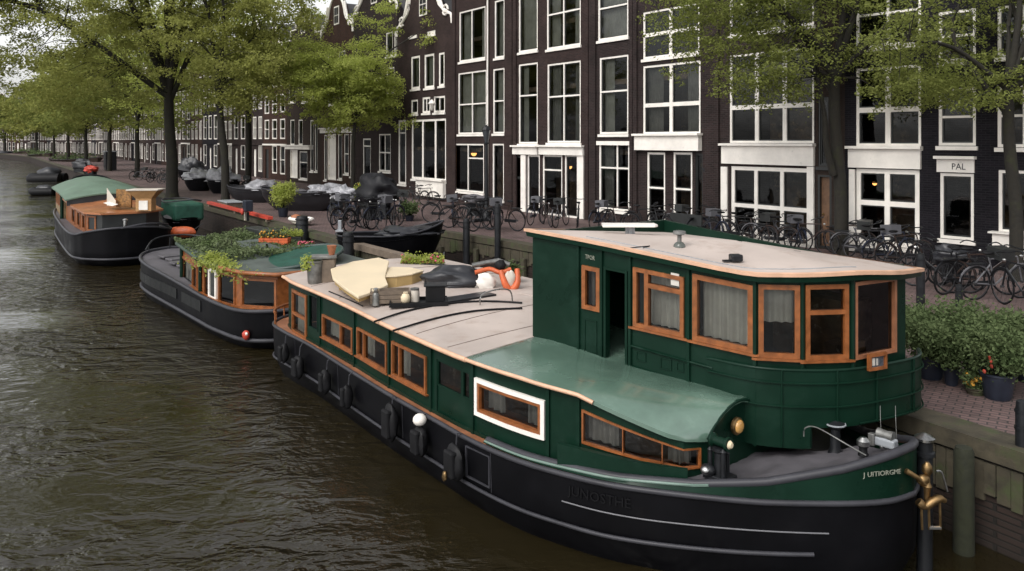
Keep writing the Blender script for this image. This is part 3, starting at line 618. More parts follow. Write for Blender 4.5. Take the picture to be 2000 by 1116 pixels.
tree('elm_tree', 'elm at the right picture edge whose mossy trunk stands before the white window box', (12.95, 20.4), .16, 4.9,
     [(12.2, 20.2, 7.6, 3.0, 2.6, 2.2), (14.5, 20, 8.3, 3, 3, 3), (10.8, 20.2, 7.4, 2.2, 1.8, 2.0), (11.5, 20.2, 6.3, 1.8, 1.6, .9)], 340, 130, .044, LEAFB, 12, 7, (-.2, 0), cr_r=.55)
tree('lime_tree', 'small bright green lime tree with a rounded crown before the brown houses', (-10.0, 49.5), .14, 4.6,
     [(-10.2, 49.5, 8.3, 3.8, 3, 2.9), (-7.6, 49.5, 7.3, 2, 2, 1.7), (-12.4, 49.5, 9.0, 1.8, 2, 2.6), (-6.0, 48.6, 11.6, 1.9, 1.2, 1.4), (-8.2, 49, 12.2, 1.3, 1.2, 1.5)], 400, 160, .07, LEAFC, 21, 6, (.2, 0), cr_r=.75)
nfar = ['nearest', 'second nearest', 'third nearest', 'fourth', 'fifth', 'sixth', 'seventh', 'eighth']
for i, (dx, sc) in enumerate([(76, 1), (92, 1), (112, 1.1), (134, 1.05), (160, 1.1), (190, 1.1), (225, 1.2)]):
    a = (float(np.interp(dx, [p_[1] for p_ in QUAY[2:]], [p_[0] for p_ in QUAY[2:]])) + 2.0 * 1.2, dx + 1.5)
    c = a
    tree('elm_tree', '%s of the distant elms lining the canal left of the thickest trunk' % nfar[i], c, .24 * sc, 5.6,
         [(c[0] - 1.5, c[1] - 1, 11.5, 6 * sc, 5, 5 * sc), (c[0] - 4.5, c[1] - 2, 8.4, 3.6, 3.5, 2.8), (c[0] + 1, c[1] + 2, 16, 6, 5, 5), (c[0] + 3, c[1], 8.6, 4, 4, 2.6)], 300 if i < 3 else 230, 62, .16 + .03 * i, LEAFA if i % 2 else LEAFB, 40 + i, 5, (.1, 0), cr_r=1.5)
# ------------------------------------------------------------------ boats
HBLK = mat('black_hull_paint', (.004, .004, .005), .42, spec=.10, nz=(1.2, .35), nz2=(2.2, (.008, .0075, .008), .6, .6), bump=(1.2, .12))
RAILG = mat('grey_rail_paint', (.036, .036, .042), .42, spec=.3, nz=(3, .25))
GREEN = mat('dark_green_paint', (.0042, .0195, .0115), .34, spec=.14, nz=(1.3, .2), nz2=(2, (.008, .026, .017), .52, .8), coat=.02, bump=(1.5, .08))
GREENL = mat('green_roof_paint', (.10, .17, .13), .24, spec=1.0, nz=(.9, .3), nz2=(.9, (.13, .2, .16), .5, .8), bump=(1.1, .22), coat=.6)  # paler patches put the whitish sky sheen into the colour
GREENF = mat('faded_green_roof', (.11, .17, .125), .6, nz=(1.2, .2))
ROOFB = mat('beige_roof_paint', (.44, .375, .335), .55, nz=(.8, .14), nz2=(2.4, (.33, .25, .205), .53, .5), bump=(3, .2))
COPPER = mat('pale_copper_trim', (.62, .38, .25), .45, nz=(4, .15))
WOOD = mat('varnished_orange_wood', (.23, .075, .02), .4, nz=(9, .35), coat=.1, nz2=(4, (.16, .05, .016), .56, .7))
WOODD = mat('deck_wood', (.28, .115, .055), .5, nz=(4, .3), nz2=(3, (.16, .075, .045), .58, .7))
CREAM = mat('cream_canvas', (.66, .55, .38), .6, nz=(2, .06))
CREAMD = mat('ochre_canvas_edge', (.42, .29, .12), .6, nz=(2, .2))
TARP = mat('grey_tarpaulin', (.085, .08, .088), .6, nz=(2, .25), bump=(5, .5))
BTARP = mat('black_tarpaulin', (.018, .019, .023), .42, nz=(2, .3), bump=(4, .6))
STARP = mat('silver_tarpaulin', (.27, .27, .29), .34, nz=(3, .4), bump=(4, 1.0), nz2=(2.5, (.06, .06, .07), .54, .8))  # dark patches paint shaded folds in, leaving bright highlights between
STEEL = mat('steel', (.45, .45, .44), .3, 1, nz=(6, .3))
BRASS = mat('aged_brass', (.26, .17, .08), .48, 1, nz=(9, .4))
RUB = mat('black_rubber', (.008, .008, .009), .55, spec=.2, nz=(5, .4))
RED = mat('red_paint', (.42, .045, .025), .5, nz=(5, .3))
OPAINT = mat('orange_paint', (.5, .1, .03), .5, nz=(5, .3))
POTM = mat('blue_black_pot', (.014, .018, .03), .45, nz=(6, .3))
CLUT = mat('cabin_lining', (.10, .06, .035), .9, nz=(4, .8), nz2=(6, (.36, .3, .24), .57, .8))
CLAY = mat('terracotta', (.3, .11, .05), .7, nz=(6, .3))
GALV = mat('galvanised_bucket', (.2, .2, .19), .45, .6, nz=(6, .5))

def outline(near, k, n=5):
    c = cr(near, n); c = [(x, max(y, 0)) for x, y in c]
    return c + [(x, -y * k) for x, y in reversed(c[1:-1])], len(c)
class Hull:
    def __init__(s, name, label, cat, x, y, ang, near, k, group=None, z=0):
        s.rt = thing(name, label, cat, (x, y, z), ang, group); s.fr = Frame(x, y, ang); s.o, s.n = outline(near, k); s.Lb = max(q[0] for q in s.o)
        s.near = near; s.k = k
    def ring(s, zf, ip=0, is_=0):
        c = s.Lb / 2; out = []
        for x, y in s.o:
            z = zf(x) if callable(zf) else zf
            a = math.hypot(1, 0); yy = y * (1 - ip / 2.2); xx = c + (x - c) * (1 - is_ / c); out.append((xx, yy, z))
        return out
    def skin(s, name, rings, mt, smooth=60, cap=False):
        mb = MB(); m = len(s.o); vs = [p_ for r in rings for p_ in r]
        fs = [(i * m + j, i * m + (j + 1) % m, (i + 1) * m + (j + 1) % m, (i + 1) * m + j) for i in range(len(rings) - 1) for j in range(m)]
        mb.add(vs, fs); return mb.build(name, mt, s.rt, smooth)
    def rail(s, name, zf, r, mt, ip=0, is_=0, x0=None, x1=None, near_only=False, n=8, par=None):
        ring = s.ring(zf, ip, is_)
        if x1 is None: return MB().tube(ring, r, n, closed=True).build(name, mt, par or s.rt, 60)
        m = s.n; pts = [p_ for p_ in ring[:m] if (x0 or -9) <= p_[0] <= x1]
        if not near_only: pts = [p_ for p_ in reversed(ring[m:]) if (x0 or -9) <= p_[0] <= x1][::-1][::-1] and ([p_ for p_ in ring[m:] if p_[0] <= x1] + pts)
        return MB().tube(pts, r, n).build(name, mt, par or s.rt, 60)
    def deck(s, name, zf, mt, ip=0.02):
        ring = s.ring(zf, ip); m = s.n; mb = MB(); rows = []
        near = ring[:m]; far = [ring[0]] + ring[m:][::-1] + [ring[m - 1]]; far = far[:m]
        for a, b in zip(near, far): rows.append([tuple(a[i] + (b[i] - a[i]) * q / 4 for i in range(3)) for q in range(5)])
        return mb.sheet(rows).build(name, mt, s.rt, recalc=True)
    def P(s, px, py, z):            # local point of the photo pixel at height z
        x, y = P(px, py, z); l = s.fr.l((x, y)); return (l[0], l[1], z)

# ---- the big green barge
near = [(0, 0), (.10, .38), (.40, .78), (.99, 1.33), (1.62, 1.80), (2.35, 2.24), (2.97, 2.46), (3.64, 2.62), (4.5, 2.66), (5.5, 2.59), (6.86, 2.50), (8.5, 2.34), (10.2, 2.16), (11.5, 2.12), (12.3, 2.02), (12.75, 1.6), (13.0, .9), (13.05, 0)]
G = Hull('houseboat', 'large green and black barge with a curved wheelhouse, nearest in the canal', 'houseboat', 4.4, 8.7, R(130), near, .82, 'houseboats in the canal')
zr = lin([(0, 1.03), (1, .975), (3, .95), (6, .95), (10, .97), (13.1, 1.03)])
zc = lin([(0, 1.54), (.2, 1.45), (.4, 1.36), (1, 1.17), (1.62, 1.07), (2.35, 1.02), (3.6, .985), (4.6, .98)])
G.skin('hull', [G.ring(zr), G.ring(.66, .0, .0), G.ring(.36, .02, .01), G.ring(.0, .14, .18), G.ring(-.6, .5, .6)], HBLK)
G.rail('rub_rail', zr, .034, RAILG)
G.rail('lower_strake', lambda x: .36 + .14 * max(0, 1 - x / 3) ** 2, .025, RAILG, x0=.55, x1=12.9, near_only=True)
G.rail('hull_moulding', lambda x: .64 + .06 * max(0, 1 - x / 2), .009, mat('silver_line', (.13, .13, .14), .4), x0=.42, x1=2.98, near_only=True, ip=-.02)
G.deck('deck', lambda x: zr(x) - .015, WOODD)
# green bulwark round the bow
ring0 = [p_ for p_ in G.ring(lambda x: zr(x) + .04, .03)]; m = G.n
sel = [i for i in list(range(m, len(G.o))) if G.o[i][0] <= 4.4] + [i for i in range(m) if G.o[i][0] <= 4.4]
rb = G.ring(lambda x: zr(x) + .03, .03); rt_ = G.ring(zc, .06); rti = G.ring(zc, .16, .05); rbi = G.ring(lambda x: zr(x) + .0, .16, .05)
MB().sheet([[r[i] for i in sel] for r in (rb, rt_, rti, rbi)]).build('bulwark', GREEN, G.rt, 50)
MB().tube([tuple((Vector(rt_[i]) + Vector(rti[i])) / 2) for i in sel], .05, 8).build('bulwark_cap', RAILG, G.rt, 60)
MB().tube([rt_[i] for i in sel if G.o[i][1] >= -.2 and G.o[i][0] > 1.4][::1], .018, 6).build('bulwark_line', mat('pale_green_line', (.12, .18, .15), .4), G.rt, 60)
# cabin trunk
tr = cr([(12.0, 1.82), (11.3, 1.95), (10, 2.03), (8.5, 2.15), (7.3, 2.28), (5.5, 2.42), (4.78, 2.45), (3.75, 2.42), (2.95, 2.18), (2.3, 1.9), (1.86, 1.62)], 4) + [(1.74, 1.32)]
zt_s = lin([(1.7, 1.44), (1.86, 1.46), (2.3, 1.62), (2.95, 1.83), (3.75, 1.9), (5, 1.9), (7, 1.92), (9, 1.96), (12.2, 2.0)])
base_s = lambda x: zr(x) - .03 if x > 2.5 else zr(x) - .03
TS = Surf(tr, 0, 1, G.fr); zt_t = lambda t: zt_s(TS.xy(t).x); zb_t = lambda t: zr(TS.xy(t).x) - .03
TS = Surf(tr, zb_t, zt_t, G.fr)
wl = []
wl.append((TS.rect(572, 600, 564, 650, 577, 660), 'door'))
wl.append((TS.rect(604, 622, 572, 640, 580, 648), 'side'))
wl.append((TS.rect(631, 690, 618, 663, 637, 684), 'w'))
wl.append((TS.rect(699, 757, 644, 700, 664, 723), 'w'))
wl.append((TS.rect(767, 834, 670, 738, 692, 764), 'w'))
wl.append((TS.rect(853, 917, 704, 806, 726, 838), 'gdoor'))
wl.append((TS.rect(931, 1066, 737, 810, 782, 858), 'white'))
wl.append((TS.rect(1137, 1368, 813, 878, 866, 906), 'front'))
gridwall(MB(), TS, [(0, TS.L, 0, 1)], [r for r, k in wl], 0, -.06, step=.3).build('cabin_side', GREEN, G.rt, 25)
for r, k in wl:
    if k == 'w': window(G.rt, TS, r, WOOD, .042, (.62,) if r[0] < 3 else (.24,), (), .04, o0=.03, o1=-.05, glass=GLASSB, sill=.02, curtain=2, wave=.03)
    elif k == 'white':
        wo = gridwall(MB(), TS, [r], [inset(TS, r, .055)], .045, -.03, step=.3).build('window_surround', WHITE, G.rt)
        window(G.rt, TS, inset(TS, r, .057), WOOD, .04, (), (), o0=.035, o1=-.05, glass=GLASSB, curtain=2, cmat=CURTD)
    elif k == 'front':
        window(G.rt, TS, r, WOOD, .022, (.36, .68), (), .01, o0=.02, o1=-.05, glass=GLASSB, curtain=2, cmat=CURTD)
    elif k == 'side': window(G.rt, TS, r, GREEN, .03, (), (), o0=.02, o1=-.04, glass=GLASSB)
    elif k == 'door':
        window(G.rt, TS, r, WOOD, .06, (), (.45,), .05, o0=.03, o1=-.04, glass=GLASSB, name='door', curtain=1, coff=-.1)
    else:
        do = gridwall(MB(), TS, [(r[0], r[1], r[2], r[2] + (r[3] - r[2]) * .5)], [], -.02, -.05, step=.3).build('door', GREEN, G.rt)
        window(do, TS, (r[0], r[1], r[2] + (r[3] - r[2]) * .503, r[3]), GREEN, .025, (.78,), (), o0=-.01, o1=-.05, glass=GLASSB)
mb = MB()
for px in (626, 693, 761, 843, 925, 1071, 1130):
    t_ = TS.at_x(px); gridwall(MB(), TS, [(t_ - .025, t_ + .025, 0, 1)], [], .03, .001).build('pilaster', GREEN, G.rt)
gridwall(mb, TS, [(0, TS.L - .3, 0.02, .07)], [], .02, .001, step=.3); mb.build('skirting', GREEN, G.rt, 25)
# lining seen through the windows
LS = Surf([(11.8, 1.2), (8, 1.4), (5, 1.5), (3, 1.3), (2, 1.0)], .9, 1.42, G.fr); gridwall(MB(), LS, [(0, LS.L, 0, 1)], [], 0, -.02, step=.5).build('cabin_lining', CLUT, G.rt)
# small chest lid coaming ahead of the front window
cm = MB(); S_ = Surf(cr([(3.15, 2.33), (2.6, 2.1), (2.2, 1.9), (1.8, 1.62)], 4), 1.0, lambda t: 1.26 - .05 * t, G.fr); gridwall(cm, S_, [(0, S_.L, 0, 1)], [], .10, .03, step=.2); cm.build('coaming', GREEN, G.rt, 25)
# roofs
fk = lambda x: -2.02 if x > 4 else -1.9
def roofpt(s_, q, top=0):
    e = float(np.interp(s_, [p_[0] for p_ in tr[::-1]], [p_[1] for p_ in tr[::-1]])) + .07
    y = e + (fk(s_) - .05 - e) * q; c_ = float(np.interp(s_, [1.7, 2.4, 3.4, 4.4, 5.2, 6.2], [.03, .03, .03, .03, .04, .12]))
    z = zt_s(s_) + c_ * 4 * q * (1 - q)
    if s_ < 4.84:
        zi = float(np.interp(s_, [1.7, 2.6, 3.4, 4.84], [1.70, 1.75, 1.80, 1.94])); pw = .5 + (s_ - 1.65) * .185; qq = min(q * (e - fk(s_) + .05) / max(e - pw, .3), 1); z = zt_s(s_) + (zi - zt_s(s_)) * math.sin(qq * math.pi / 2) + float(np.interp(s_, [1.7, 3, 4.8], [.10, .07, .05])) * math.sin(math.pi * qq) ** .8
    return (s_, y, z + top)
def roof(name, s0, s1, mt, k0=0, k1=0, qmax=1, th=.05):
    n = 24; rows = []
    for i in range(n + 1):
        row = []
        for j in range(13):
            q = qmax * j / 12; s_ = s0 + (s1 - s0) * i / n + (k0 * (1 - i / n) + k1 * i / n) * q; row.append(roofpt(s_, q, th))
        rows.append(row)
    mb = MB(); mb.sheet(rows); mb.sheet([[(a, b, c - th) for a, b, c in r] for r in rows])
    for rr_ in (rows[0], rows[-1], [r[0] for r in rows], [r[-1] for r in rows]): mb.sheet([rr_, [(a, b, c - th) for a, b, c in rr_]])
    return mb.build(name, mt, G.rt, 40)
roof('roof', 12.1, 4.85, ROOFB, 0, .5)
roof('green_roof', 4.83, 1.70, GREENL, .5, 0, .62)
MB().tube([(s_, roofpt(s_, 0)[1] + .012, roofpt(s_, 0)[2] + .03) for s_ in np.linspace(12.1, 4.8, 30)], .035, 8).build('roof_edge', COPPER, G.rt, 60)
MB().tube([(s_, roofpt(s_, 0)[1] + .012, roofpt(s_, 0)[2] + .03) for s_ in np.linspace(4.8, 2.75, 12)], .026, 8).build('roof_edge', COPPER, G.rt, 60)
MB().tube([roofpt(1.71, q, .025) for q in np.linspace(0, .6, 26)], .022, 8).build('roof_edge', GREEN, G.rt, 60)
# front bulkhead under the green roof
bk = [roofpt(1.74, q, 0) for q in np.linspace(0.02, .6, 12)]
MB().sheet([[(x + .02, y, z) for x, y, z in bk], [(x + .02, y, zr(1.7)) for x, y, z in bk]]).build('front_bulkhead', GREEN, G.rt)
MB().sheet([[(12.0, 1.8 - 3.8 * q, 2.0 + .13 * 4 * q * (1 - q)) for q in np.linspace(0, 1, 9)], [(12.0, 1.8 - 3.8 * q, 1.0) for q in np.linspace(0, 1, 9)]]).build('rear_bulkhead', GREEN, G.rt)
MB().sheet([[(s_, -2.02, zt_s(s_)) for s_ in np.linspace(12, 4.9, 9)], [(s_, -2.02, .95) for s_ in np.linspace(12, 4.9, 9)]]).build('cabin_side', GREEN, G.rt)
lp = (1.70, .83, 1.50); lo = MB(); lo.lathe([(.085, -.02), (.105, 0), (.105, .03), (.085, .045), (.05, .06)], 18); lo.v = [(lp[0] - z, lp[1] + x, lp[2] + y) for x, y, z in lo.v]
lamp = lo.build('round_lamp', BRASS, G.rt, 40); gl = MB().blob((0, 0, 0), .082, .082, .035, 0, n=16, m=8); gl.v = [(lp[0] - .05 - z, lp[1] + x, lp[2] + y) for x, y, z in gl.v]; gl.build('lamp_glass', mat('amber_glass', (.55, .3, .09), .12, coat=.6, nz=(8, .3)), lamp, 60)
# cables lying over the roof
def rz(s_, y):
    e = float(np.interp(s_, [p_[0] for p_ in tr[::-1]], [p_[1] for p_ in tr[::-1]])) + .07; return roofpt(s_, min(max((e - y) / (e - fk(s_) + .05), 0), 1), .07)[2]
for cab in (((731, 622), (800, 607), (880, 598), (950, 595), (1020, 598)), ((768, 638), (850, 622), (930, 612), (1020, 608))):
    pts = [G.P(a_, b_, 2.05) for a_, b_ in cab]; MB().tube(cr([(p_[0], p_[1], rz(p_[0], p_[1])) for p_ in pts], 5), .017, 6).build('roof_cable', RUB, G.rt, 60)
for (s_, q, l_, w_) in ((5.7, .55, .8, .5), (7.0, .72, .7, .5), (10.2, .3, .6, .55)):
    b_ = roofpt(s_, q, .055); MB().cbox((b_[0], b_[1], b_[2] + .008), l_, w_, .02, .05).build('roof_hatch', ROOFB, G.rt, bevel=.006)
MB().tube([roofpt(s_, .035, .06) for s_ in np.linspace(9.9, 8.4, 8)], .012, 6).build('roof_cable', RUB, G.rt, 60)
# wheelhouse
A_, B_, C_, D_, E_ = (5.03, 1.12), (1.65, .5), (1.226, .16), (.87, -.36), (.68, -1.36)
WP = [(5.03, -1.9), A_, B_, C_, D_, E_, (.9, -1.82), (5.0, -1.92)]
wz = lin([(0, 3.24), (.87, 3.25), (1.65, 3.24), (5.03, 3.53)])
WS = Surf(WP, 0, 1, G.fr)
def wb(t):
    p_ = WS.xy(t); d0 = WS.d
    if t < d0[2]: return 1.18 + .07 * (5.03 - p_.x) / 3.4 if t > d0[1] else 1.2
    if t < d0[3]: return 1.25
    return 1.48
MS = Surf(WP, lambda t: 2.0, lambda t: wz(WS.xy(t).x), G.fr)
US = Surf(WP, lambda t: 1.2, lambda t: wz(WS.xy(t).x), G.fr)
US.tmin = US.d[1]; ww = [(US.rect(1138, 1173, 517, 600, 525, 612), 'n'), (US.rect(1180, 1226, 521, 708, 530, 722), 'open'), (US.rect(1238, 1337, 520, 636, 543, 661), 'c'),
      (US.rect(1354, 1472, 540, 664, 552, 691), 'C'), (US.rect(1481, 1562, 556, 697, 556, 702), 'h'), (US.rect(1572, 1656, 556, 703, 555, 702), 't'), (US.rect(1667, 1748, 546, 702, 546, 688), 'f')]
d_ = US.d
lowC = US.d[3] + .12
vb = lambda z, t: (z - 1.2) / US.h(t)
wallm = MB(); gridwall(wallm, US, [(0, lowC, 0, 1), (lowC, d_[5], .15, 1), (d_[5], US.L, 0.15, 1)], [r for r, k in ww], 0, -.07, step=.5); wallm.build('wheelhouse_wall', GREEN, G.rt)
for r, k in ww:
    kw = dict(glass=GLASSB, o0=.03, o1=-.06)
    if k == 'n': window(G.rt, US, r, WOOD, .06, (), (), curtain=2, cmat=CURTD, **kw)
    if k == 'c': window(G.rt, US, r, WOOD, .055, (.27,), ((.74, .27, 1),), .06, curtain=4 if False else 1, coff=-.2, sill=.03, **kw)
    if k == 'C': window(G.rt, US, r, WOOD, .065, (), (), curtain=1, coff=-.18, sill=.03, **kw)
    if k == 'h': window(G.rt, US, r, WOOD, .06, (), (), curtain=5, coff=-.15, sill=.03, **kw)
    if k == 't': window(G.rt, US, r, WOOD, .055, (), (.63,), .05, sill=.03, **kw)
    if k == 'f': window(G.rt, US, r, WOODD, .045, (), (), sill=None, **kw)
    if k == 'open': gridwall(MB(), US, [r], [inset(US, r, .035)], .02, -.09).build('door_frame', GREEN, G.rt)
r = US.rect(1175, 1180, 521, 706); 
ds = Surf([(3.62, .32), (3.3, .3)], 1.85, 3.3, G.fr); gridwall(MB(), ds, [(0, ds.L, 0, 1)], [], 0, -.04).build('door', GREEN, G.rt)
for t_ in (US.at_x(1131), US.at_x(1176), US.at_x(1232), US.at_x(1346), d_[2], d_[3], d_[4]):
    p0 = US.pt(t_, .0 if t_ < lowC else .15, .012); p1 = US.pt(t_, 1, .012); MB().tube([p0, p1], .03, 4).build('corner_post', GREEN, G.rt)
for (z, r_) in ((2.0, .016), (1.72, .014)):
    a0 = US.at_x(1228)
    pts = [US.pt(t_, (z - 1.2) / US.h(t_) + (.0 if t_ > d_[2] else .10 * (d_[2] - t_) / 3), .07 if t_ > d_[2] - .01 else .02) for t_ in np.linspace(a0, d_[2] - .55, 14)]
    MB().tube(pts, r_, 6).build('belt_rail', GREEN, G.rt, 60)
for q_ in ((1243, 1262, 688, 706), (1290, 1312, 700, 722), (1322, 1336, 708, 726), (1142, 1166, 625, 690)):
    pr = US.rect(*q_); gridwall(MB(), US, [pr], [inset(US, pr, .012)], .012, .001).build('access_plate', GREEN, G.rt)
nr = US.rect(1311, 1327, 534, 558); gridwall(MB(), US, [nr], [], .012, .006).build('paper_notice', CURT, G.rt)
sr = [p_ for p_ in G.ring(lambda x: zr(x) + .26, .02)[:G.n] if p_[0] > 12.15]
MB().tube(sr, .028, 6).build('stern_rail', WOOD, G.rt, 60)
for p_ in sr[::3]: MB().tube([(p_[0], p_[1], p_[2] - .26), p_], .018, 6).build('stern_stanchion', WOOD, G.rt)
# flared lower skirt of the front
SKP = [(2.3, .61), (1.65, .52), (1.19, .18), (.83, -.37), (.59, -1.42), (.75, -1.88)]
SK = Surf(cr(SKP, 4), lambda t: 1.25 if t < 1.75 else 1.47, lambda t: 2.16 + .03 * t, G.fr)
kk = 1.3
S1 = Surf(SK.p, 1.22, lambda t: 2.15, G.fr); gridwall(MB(), S1, [(.02, kk, 0, 1), (kk, S1.L, .27, 1)], [], .02, -.02, step=.12).build('skirt', GREEN, G.rt, 30)
r = S1.rect(1689, 1723, 688, 720); gridwall(MB(), S1, [r], [inset(S1, r, .035)], .075, .032).build('notice_frame', WOOD, G.rt)
nf = gridwall(MB(), S1, [inset(S1, r, .035)], [], .05, .033).build('notice_board', mat('slate_notice', (.06, .07, .085), .3, nz=(20, .2)), G.rt)
i_ = inset(S1, r, .055); gridwall(MB(), S1, [(i_[0] + .01, i_[0] + .05, i_[2], i_[3]), (i_[0] + .07, i_[0] + .075, i_[2], i_[3]), (i_[0] + .085, i_[0] + .1, i_[2], i_[3] - .01)], [], .056, .051).build('notice_marks', CURT, nf)
for f_ in (.3, .54, .84):
    pts = [S1.pt(t_, f_, .04) for t_ in np.linspace(.05, S1.L, 34)]
    if f_ < .32: pts = [p_ for p_ in pts][18:]
    MB().tube(pts, .011, 5).build('skirt_rib', GREEN, G.rt, 60)
MB().tube([S1.pt(t_, 1, .01) for t_ in np.linspace(.02, S1.L, 34)], .02, 6).build('skirt_rim', GREEN, G.rt, 60)
for t_ in (.97, 1.62, 2.2, 2.9):
    v0 = .02 if t_ < kk else .28; MB().tube([S1.pt(t_, v0, .035), S1.pt(t_, 1, .035)], .012, 5).build('skirt_seam', GREEN, G.rt)
MB().add([(p_[0], p_[1], 1.55) for p_ in WP], [tuple(range(len(WP)))]) 
fl = MB(); fl.prism([(4.9, -1.8), (4.9, 1.0), (1.7, .4), (1.3, .05), (1.0, -.4), (.9, -1.3), (1.0, -1.75)], 1.58, 1.62); fl.build('wheelhouse_floor', DARKW, G.rt)
cl = MB(); cl.cbox((1.9, -1.5, 2.3), 1.2, .5, .9, 0).cbox((2.6, -.2, 2.15), .5, .4, .7, .4).cbox((1.25, -.9, 2.25), .3, .5, .12); cl.build('cabin_cupboard', CLUT, G.rt)
# wheelhouse roof
RO = [(5.12, 1.22, 3.58), (4.0, 1.03, 3.50), (2.8, .82, 3.39), (1.75, .64, 3.30), (1.35, .42, 3.30), (1.02, .08, 3.31), (.74, -.40, 3.32), (.56, -1.0, 3.28), (.62, -1.78, 3.23), (1.2, -2.0, 3.22), (3, -2.05, 3.26), (5.12, -2.05, 3.30)]
RO = cr(RO[:9], 3) + RO[9:]
cxy = (2.6, -.6); cz_ = 3.44
def rloop(k, dz=0, out=0): return [(cxy[0] + (x - cxy[0]) * k * (1 + out), cxy[1] + (y - cxy[1]) * k * (1 + out), z * k + cz_ * (1 - k) + .06 * (1 - k) + dz) for x, y, z in RO]
rows = [rloop(k) for k in (1, .97, .8, .6, .4, .2, .02)]; rows = [r + [r[0]] for r in rows]
MB().sheet(rows).build('wheelhouse_roof', ROOFB, G.rt, 40)
mb = MB(); a = rloop(1, .012); b_ = rloop(1, -.03); mb.sheet([r + [r[0]] for r in (rloop(.965, .012), a, b_, rloop(.965, -.03))]); mb.build('roof_lip', COPPER, G.rt, 35)
mb = MB(); mb.sheet([r + [r[0]] for r in (rloop(.99, -.031), rloop(.985, -.10), rloop(.95, -.12), rloop(.7, -.12))]); mb.build('roof_fascia', GREEN, G.rt, 35)
MB().tube([(p_[0], p_[1], p_[2] + .006) for p_ in rloop(.86)][2:20], .006, 4).build('roof_seam', ZINC, G.rt)
# lettering
PALE = mat('pale_lettering', (.24, .25, .2), .6)
t0 = US.at_x(1144); v0 = US.v_at(t0, 505); 
text_mesh('lettering', 'TPOR', .085, PALE, G.rt, lambda x, y, z: Vector(US.pt(t0 + x * .75, v0 + y / 2.2, .012 + z)))
BS = Surf([(p_[0], p_[1]) for p_ in reversed([rt_[i] for i in range(m) if G.o[i][0] < 4.2])], 0, 3, G.fr)
t1 = BS.at_x(1684)
text_mesh('lettering', 'J UITIORGME', .075, PALE, G.rt, lambda x, y, z: Vector((lambda q: (q[0], q[1], y + CZ - (933 - HY) * G.fr.w(q)[1] / F + x * .10))(tuple(BS.pt(t1 + x, 0, .03 + z)[:2]))))
HSf = Surf([(p_[0], p_[1]) for p_ in reversed([q_ for q_ in G.o[:m] if q_[0] < 8])], 0, 3, G.fr)
t2 = HSf.at_x(1111)
text_mesh('lettering', 'JUNOSTHE', .16, mat('worn_black_lettering', (.007, .007, .008), .7, spec=.1), G.rt, lambda x, y, z: Vector((*HSf.pt(t2 + x, 0, .014 + z)[:2], .735 + y)))
# bow tarpaulin on the fore deck
mb = MB(); rows = []
for i in range(20):
    s_ = .12 + 1.95 * i / 19; e = float(np.interp(s_, [q_[0] for q_ in G.o[:m]], [q_[1] for q_ in G.o[:m]])) - .1; row = []
    for j in range(16):
        q = j / 15; y = e * (1 - q) + (e * float(np.interp(s_, [0, .7, 2.1], [-.6, -.35, .35]))) * q; row.append((s_, y, zc(s_) - .03 + .045 * mn.noise(Vector((s_ * 3.2, y * 2.5, 1))) + .05 * abs(mn.noise(Vector((s_ * 6 + y * 4, y, 4))))))
    rows.append(row)
tag(mb.sheet(rows).build('deck_tarpaulin', TARP, None, 70), 'grey tarpaulin spread over the fore deck of the green barge', 'tarpaulin'); tp = bpy.data.objects['deck_tarpaulin']; tp.location = G.rt.location; tp.rotation_euler = G.rt.rotation_euler
rd = MB(); rows = []
for i in range(8): rows.append([(1.9 - 1.0 * j / 9, .4 - 1.9 * i / 7, 1.0 ) for j in range(10)])
rd.sheet(rows).build('recess_shade_sheet', DARKW, G.rt)  # dark sheet that paints in the shade of the recess beneath the wheelhouse

for s_ in (4.1, 6.4, 8.9, 11.0):
    for sd_ in (.012,):
        e = float(np.interp(s_, [q_[0] for q_ in G.o[:m]], [q_[1] for q_ in G.o[:m]])); MB().tube([(s_, e + .004, zr(s_) - .04), (s_, e - .012, .4)], .006, 4).build('hull_seam', RAILG, G.rt)
hp = gridwall(MB(), Surf([(4.62, 2.668), (4.12, 2.652)], .45, .86, G.fr), [(0, .5, 0, 1)], [(.02, .48, .04, .96)], .012, -.02).build('hull_hatch', RAILG, G.rt)
for s_ in (10.6, 9.3, 6.3, 5.4):
    MB().tube([roofpt(s_ + .1 * q, q, .053) for q in np.linspace(.02, .95, 12)], .006, 4).build('roof_seam', mat('seam_grey', (.2, .16, .14), .7), G.rt)
def at(px, py, z): x, y = P(px, py, z); return (x, y, z)
def zat(px, py_top, Y): return CZ - (py_top - HY) * Y / F
